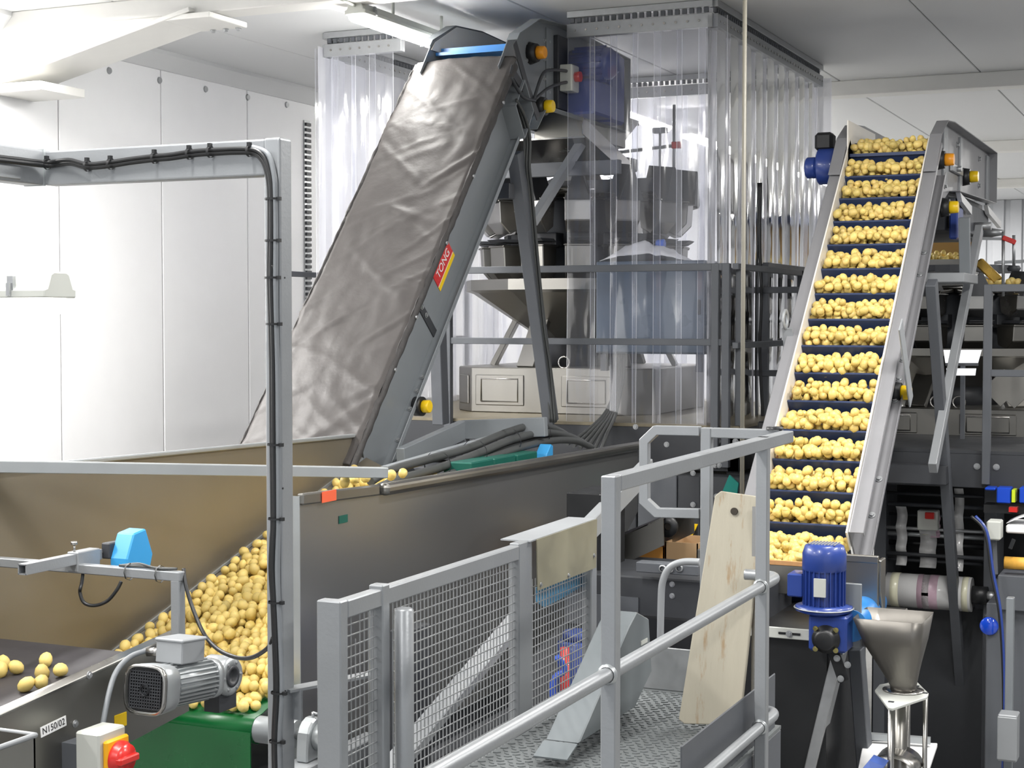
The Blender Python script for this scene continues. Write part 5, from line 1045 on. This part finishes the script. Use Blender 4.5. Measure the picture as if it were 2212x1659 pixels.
MB().box(q(1990, 1).x, q(2035, 1).x, YB + .05, YB + .14, q(2000, 1148).z, q(2000, 1105).z).build('print_head', lightgrey_pl, t, bevel=.006)
MB().box(q(2008, 1).x, q(2028, 1).x, YB + .03, YB + .06, q(2000, 1122).z, q(2000, 1108).z).build('red_block', red, t, bevel=.003)
for q_, mt in (((1995, 1345), yellow),): w = q(*q_, .24); MB().prism([w + V(-.03, 0, -.03), w + V(.03, 0, -.03), w + V(.03, 0, .03), w + V(-.03, 0, .03)], Y3 * .006).build('warning_sticker', mat('faded_yellow', rgb(120, 112, 60), .5), t)
t = thing('film_reel', 'reel of clear printed film with pink and cream bands', 'reel', q(2008, 1272, .05))
a = q(1917, 1272, .05); b = q(2100, 1280, .05); b.z = a.z; Rr = .115
MB().cyl(a, b, Rr, n=36).build('film_roll', filmclear, t)
for f0, f1_, mt in ((.06, .16, filmcream), (.38, .62, filmpink), (.44, .52, white_pl), (.9, .97, filmcream)):
    c0 = a.lerp(b, f0); c1 = a.lerp(b, f1_); MB().lathe(c0, X3, [(Rr + .001, 0), (Rr + .0015, 0), (Rr + .0015, (c1 - c0).length), (Rr + .001, (c1 - c0).length)], n=36).build('printed_band', mt, t)
MB().cyl(b, b + X3 * .10, .06, n=24).build('chuck', black, t); MB().cyl(a - X3 * .06, a, .03, n=16).build('chuck', galv, t)
MB().cyl(b + X3 * .08, b + X3 * .16, .03).build('spindle', galv, t)
MB().box(b.x + .15, b.x + .19, a.y - .05, a.y + .25, a.z - .1, a.z + .12).build('reel_arm', dgrey, t, bevel=.004)
YL = 9.2
t = thing('label_printer', 'light grey box of labelling unit with arm at the right of the bagger', 'printer', QY(2150, 1180, YL))
ql = lambda px, py, d=0: QY(px, py, YL + d)
a = ql(2131, 1125); b = ql(2161, 1168); MB().box(a.x, b.x, YL, YL + .12, b.z, a.z).build('head_box', lightgrey_pl, t, bevel=.008)
MB().beam(ql(2148, 1166, .06), ql(2152, 1240, .06), .02, .02).build('stem', dgrey, t)
MB().beam(ql(2190, 1165, .06), ql(2182, 1185, .06), .02, .02).build('lever', black, t)
a = ql(2168, 1138); b = ql(2240, 1160); MB().box(a.x, b.x, YL + .1, YL + .4, b.z, a.z).build('tray', white_pl, t, bevel=.008)
m = MB(); m.grid(lambda u, v: V(a.x + u * .3, YL + .12 + .2 * v, a.z + .005 + .05 * math.sin(math.pi * u)), 10, 2); m.build('film_loop', sheet_white, t, solid=.003)
a = ql(2140, 1200, .1); MB().box(a.x - .02, a.x + .5, YL + .1, YL + .4, 0, ql(2150, 1310).z).build('pedestal', dgrey, t, bevel=.006)
a = ql(2170, 1215, .1); MB().cyl(a, a + X3 * .2, .035).build('amber_roll', amber, t)
MB().box(a.x - .03, a.x + .3, YL + .05, YL + .3, ql(2150, 1320).z, ql(2150, 1245).z).build('bracket', dgrey, t, bevel=.004)
t = thing('blue_valve_block', 'row of blue valve blocks with lit yellow strip under second platform beam', 'valve', QY(2170, 1090, 10.3))
for a_, b_ in ((2127, 2150), (2153, 2183), (2202, 2230)):
    p0 = QY(a_, 1053, 10.3); p1 = QY(b_, 1088 if a_ != 2127 else 1060, 10.3); MB().box(p0.x, p1.x, 10.3, 10.42, p1.z, p0.z).build('block', mat('valve_block_blue', rgb(20, 70, 190), .35) if a_ == 2127 else MATS['valve_block_blue'], t, bevel=.006)
p0 = QY(2186, 1058, 10.3); p1 = QY(2193, 1085, 10.3); MB().box(p0.x, p1.x, 10.29, 10.4, p1.z, p0.z).build('yellow_strip', mat('lime_yellow', rgb(200, 220, 40), .4), t)
p0 = QY(2125, 1090, 10.35); MB().box(p0.x, p0.x + .5, 10.35, 10.5, p0.z - .05, p0.z).build('base', black, t)
p0 = QY(2180, 1095, 10.3); MB().box(p0.x, p0.x + .05, 10.28, 10.36, p0.z - .03, p0.z).build('red_tab', red, t)
p = QY(2137, 1352, 9.3); t = thing('blue_tape_disc', 'glossy blue round disc on the bagger front by hanging cables', 'disc', p)
MB().lathe(p, -Y3, [(.001, -.02), (.045, -.02), (.052, -.012), (.052, .012), (.045, .02), (.001, .02)], n=28).build('disc', mat('glossy_blue', rgb(24, 70, 190), .15, coat=1), t)
MB().beam(p + V(.02, .02, 0), V(p.x + .02, p.y + .5, p.z + .0), .02, .02).build('arm', dgrey, t)
t = thing('air_lines', 'dark and blue air lines hanging down right of the film bagger', 'hose', QY(2150, 1300, 9.1))
for k, mt in enumerate((black, bluepaint)): MB().tube(spline([QY(2098 + 9 * k, 1115, 9.12), QY(2128 + 4 * k, 1150, 9.1), QY(2142 + 4 * k, 1240, 9.08), QY(2158 + 3 * k, 1320, 9.06), QY(2166 + 2 * k, 1430, 9.06), QY(2168, 1560, 9.06), QY(2166, 1680, 9.06)], 6), .009).build('line', mt, t)
t = thing('junction_box', 'grey metal junction box low at the right side on a slim post', 'box', QY(2178, 1600, 8.6))
a = QY(2155, 1543, 8.6); b = QY(2196, 1648, 8.6); MB().box(a.x, b.x, 8.6, 8.72, b.z, a.z).build('box', grey2, t, bevel=.006)
MB().box(a.x + .02, a.x + .06, 8.72, 8.78, 0, a.z + .6).build('post', grey, t, bevel=.004)
MB().box(a.x, b.x, 8.59, 8.6, b.z + .01, a.z - .01).build('lid', grey2, t, bevel=.003)
solo(MB().box(QY(2140, 1, 9.9).x, QY(2140, 1, 9.9).x + .9, 9.9, 10.35, 0, QY(2150, 1330, 9.9).z), 'side_machine', ddark, 'dark machine cabinet at the right edge behind hanging air lines', 'cabinet', (QY(2140, 1, 9.9).x + .4, 10.1, 0), bevel=.01)
# things around second weigher
t = thing('lit_screen', 'bright white lit panel tilted behind the elevator leg', 'screen', QY(2080, 780, 11.4))
q0 = QY(2038, 756, 11.4); q1 = QY(2120, 756, 11.4); q2 = QY(2112, 784, 11.3); q3 = QY(2042, 784, 11.3)
MB().prism([q0, q1, q2, q3], Y3 * .02).build('panel', screen, t); MB().prism([QY(2044, 796, 11.35), QY(2108, 796, 11.35), QY(2106, 811, 11.3), QY(2046, 811, 11.3)], Y3 * .02).build('lower_panel', screen, t); MB().beam(q3 + V(0, .02, -.01), q2 + V(0, .02, -.01), .03, .02).build('edge', dgrey, t)
MB().beam((q0 + q1) / 2 + V(0, .03, 0), V((q0.x + q1.x) / 2, q0.y + .05, 2.36), .03, .03).build('stand', dgrey, t)
for i, (a_, b_) in enumerate(((2165, 838), (2195, 842))):
    w = QY(a_, b_, 11.3); solo(MB().obox(w, V(.07, 0, .07), Y3 * .004, V(-.06, 0, .06)), 'steel_plate', steel_dull, ['square steel plate turned on its corner behind platform railing, nearer the post', 'square steel plate turned on its corner at the right picture edge'][i], 'plate', w, bevel=.002)
w = QY(2135, 585, 12.0); solo(MB().obox(w, V(.075, 0, -.075), Y3 * .03, V(.03, 0, .02)), 'foil_packet', mat('gold_foil', rgb(220, 180, 90), .25, metal=.8, var=.3), 'crumpled gold film flap on top of the second weigher', 'film', w, bevel=.01)
t = thing('level_sensor', 'thin upright rods joined by red clamp standing above the second weigher', 'sensor', QY(2175, 600, 11.9))
for a_, y0_, y1_ in ((2167, 500, 640), (2190, 508, 575)): MB().cyl(QY(a_, y1_, 11.9), QY(a_, y0_, 11.9), .011).build('rod', galv, t)
MB().beam(QY(2166, 513, 11.88), QY(2194, 524, 11.88), .03, .035).build('red_clamp', red, t, bevel=.005)
MB().beam(QY(2100, 515, 11.9), QY(2164, 516, 11.9), .012, .02).build('cross_rod', grey2, t)
MB().beam(QY(2155, 566, 11.9), QY(2205, 566, 11.9), .015, .02).build('cross_rod', grey2, t)
MB().lathe(QY(2190, 580, 11.9), Z3, [(.04, -.02), (.05, .0), (.04, .02)], n=14).build('sensor_ring', ddark, t)
t = thing('feeder_bin', 'steel feeder bin heaped with potatoes glimpsed behind the elevator hanger post', 'bin', QY(2060, 600, 13.6))
a = QY(2036, 470, 13.6); b = QY(2092, 604, 13.6); MB().box(a.x - .2, b.x, 13.6, 13.62, b.z, QY(2050, 560, 13.6).z).build('front', steel_dull, t); MB().box(a.x - .2, b.x, 14.1, 14.12, b.z, a.z).build('back', mat('wooden_back', rgb(150, 118, 64), .6, var=.3), t); MB().box(a.x - .2, b.x, 13.6, 14.1, b.z, b.z + .02).build('floor', steel_dull, t)
MB().box(a.x - .2, b.x, 13.5, 14.2, a.z, a.z + .08).build('navy_belt', navy, t)
for xx in (a.x - .18, b.x - .04): MB().box(xx, xx + .04, 13.9, 13.94, 2.36, b.z).build('leg', dgrey, t)
BIN = (a.x - .15, b.x - .03, 13.65, 14.08, b.z + .02, QY(2050, 545, 13.6).z)

# ------------------------------------------------------------------ potatoes
def potato_mesh(k):
    bm = bmesh.new(); bmesh.ops.create_icosphere(bm, subdivisions=2, radius=1.0); rr = random.Random(k); s_ = V(rr.uniform(1.0, 1.28), rr.uniform(.86, 1.0), rr.uniform(.86, .98))
    for v in bm.verts:
        n_ = MN.noise(v.co * 1.1 + V(k * 7, 0, 0)); v.co = V(v.co.x * s_.x, v.co.y * s_.y, v.co.z * s_.z) * (1 + .10 * n_)
    me = bpy.data.meshes.new('potato'); bm.to_mesh(me); bm.free()
    for p in me.polygons: p.use_smooth = True
    me.materials.append(potato_m); return me
PM = [potato_mesh(k) for k in range(6)]
pr_ = random.Random(11)
hopper_p = []
y = DY - .02; row = 0
def surf(x, y):
    b_ = zb + max(0, y - DY) * sl
    if x < -3.95: b_ = max(b_, yz(y) - .10 + (-3.95 - x) * .45)
    return b_
while y < 7.1:
    x = -4.13 + (.02 if row % 2 else 0)
    while x < -3.345:
        for L_, dz in ((0, .024), (1, .058), (2, .088)):
            if L_ == 2 and (x < -4.02 or MN.noise(V(x * 5, y * 5, 3)) < -.12 or y < DY + .12): continue
            if L_ >= 1 and y < DY + .05: continue
            if x + (0.02 if L_ else 0) < -4.12: continue
            hopper_p.append((V(x + pr_.uniform(-.011, .011) + (.02 if L_ == 1 else 0), y + pr_.uniform(-.011, .011) + (.02 if L_ == 1 else 0), surf(x, y) + dz + pr_.uniform(-.008, .010)), pr_.uniform(.0205, .0265)))
        x += .0465
    y += .0445; row += 1
def vis(e):
    p, r_ = e; u, v_ = proj(p + Z3 * r_)
    return 150 < u < 600 and 1150 < v_ < 1580 and p.z - surf(p.x, p.y) > .05
top = sorted([e for e in hopper_p if vis(e)], key=lambda e: (e[0] - _C).length)
single = top[:282]; ids = set(id(e) for e in single); rest = [e for e in hopper_p if id(e) not in ids]
def put(p, r_, label, group, k=None):
    o = bpy.data.objects.new('potato', PM[pr_.randrange(6) if k is None else k]); COL.objects.link(o); o.location = p; o.scale = (r_, r_, r_)
    o.rotation_euler = (pr_.uniform(0, 6.3), pr_.uniform(0, 6.3), pr_.uniform(0, 6.3)); o['label'] = label; o['category'] = 'potato'; o['group'] = group; return o
for p, r_ in single: put(p, r_, 'small yellow washed potato lying in the big pile on green belt', 'potatoes piled on the green belt')
bt = lambda u, v_: QZ(u, v_, (fs.z + fe.z) / 2)
for u, v_ in ((8, 1446), (36, 1456), (100, 1440), (92, 1468), (132, 1462), (58, 1494), (90, 1488), (2, 1462)):
    d = _ray(u, v_); n_ = fn_; c0 = fe - fn_ * .094; tt = (c0 - _C).dot(n_) / d.dot(n_); p = _C + d * tt; put(p + n_ * .024, .026, 'loose yellow potato riding on the dark feed conveyor belt', 'potatoes on the dark feed belt')
for i in range(NF + 1):
    u0_ = (6 - i) * SP + .042
    if i == NF: u0_ = -2.0
    for w in (.024, .060, .094, .122):
        dd = .016 + pr_.uniform(0, .012); n_row = 0
        while dd < .17:
            if w > .148 - .46 * dd and not (w < .03): dd += .040; continue
            x = -2.205 + pr_.uniform(0, .04)
            while x < -1.745:
                r_ = pr_.uniform(.0195, .0285)
                if pr_.random() < .94: rest.append((P2(u0_ + dd + pr_.uniform(-.014, .014), w + pr_.uniform(-.014, .012), x), r_))
                x += .036 + r_ * .5 + pr_.uniform(-.006, .010)
            dd += .040
    for q_ in range(7): rest.append((P2(u0_ + .04 + pr_.uniform(-.02, .02), .112 + pr_.uniform(-.012, .010), pr_.uniform(-2.2, -1.75)), pr_.uniform(.021, .027)))
for i in range(26): rest.append((V(pr_.uniform(-2.2, -1.75), pr_.uniform(10.2, 10.9), 4.285 + pr_.uniform(0, .03)), .023))
for i in range(110): rest.append((V(pr_.uniform(-2.32, -1.76), pr_.uniform(7.5, 7.8), 1.95 + pr_.uniform(0, .10)), .024))
for i in range(120): rest.append((V(pr_.uniform(BIN[0], BIN[1]), pr_.uniform(BIN[2], BIN[3]), pr_.uniform(BIN[4], BIN[5])), .026))
for q in ((845, 1026), (790, 1030), (765, 1036), (745, 1040), (870, 1022)): rest.append((QX(*q, XN - .10), .024))
for q in ((2125, 608), (2140, 610), (2155, 609), (2186, 607), (2198, 609), (2180, 610)): rest.append((QY(*q, 12.0), .03))
vs = []; fs_ = []
cache = [([v.co.copy() for v in me.vertices], [tuple(p.vertices) for p in me.polygons]) for me in PM]
from mathutils import Euler
for p, r_ in rest:
    cv, cf = cache[pr_.randrange(6)]; R3 = Euler((pr_.uniform(0, 6.3), pr_.uniform(0, 6.3), pr_.uniform(0, 6.3))).to_matrix() * r_; o = len(vs)
    vs += [(R3 @ c) + p for c in cv]; fs_ += [tuple(i + o for i in f) for f in cf]
me = bpy.data.meshes.new('potatoes'); me.from_pydata(vs, [], fs_); me.polygons.foreach_set('use_smooth', [True] * len(fs_)); me.materials.append(potato_m)
o = bpy.data.objects.new('potatoes', me); COL.objects.link(o); o['kind'] = 'stuff'; o['label'] = 'small yellow potatoes heaped on the flights of the potato elevator and under the pile'; o['category'] = 'potatoes'
print('POTATOES', len(top), len(single), len(rest), 'tris', sum(len(m.polygons) for m in bpy.data.meshes))
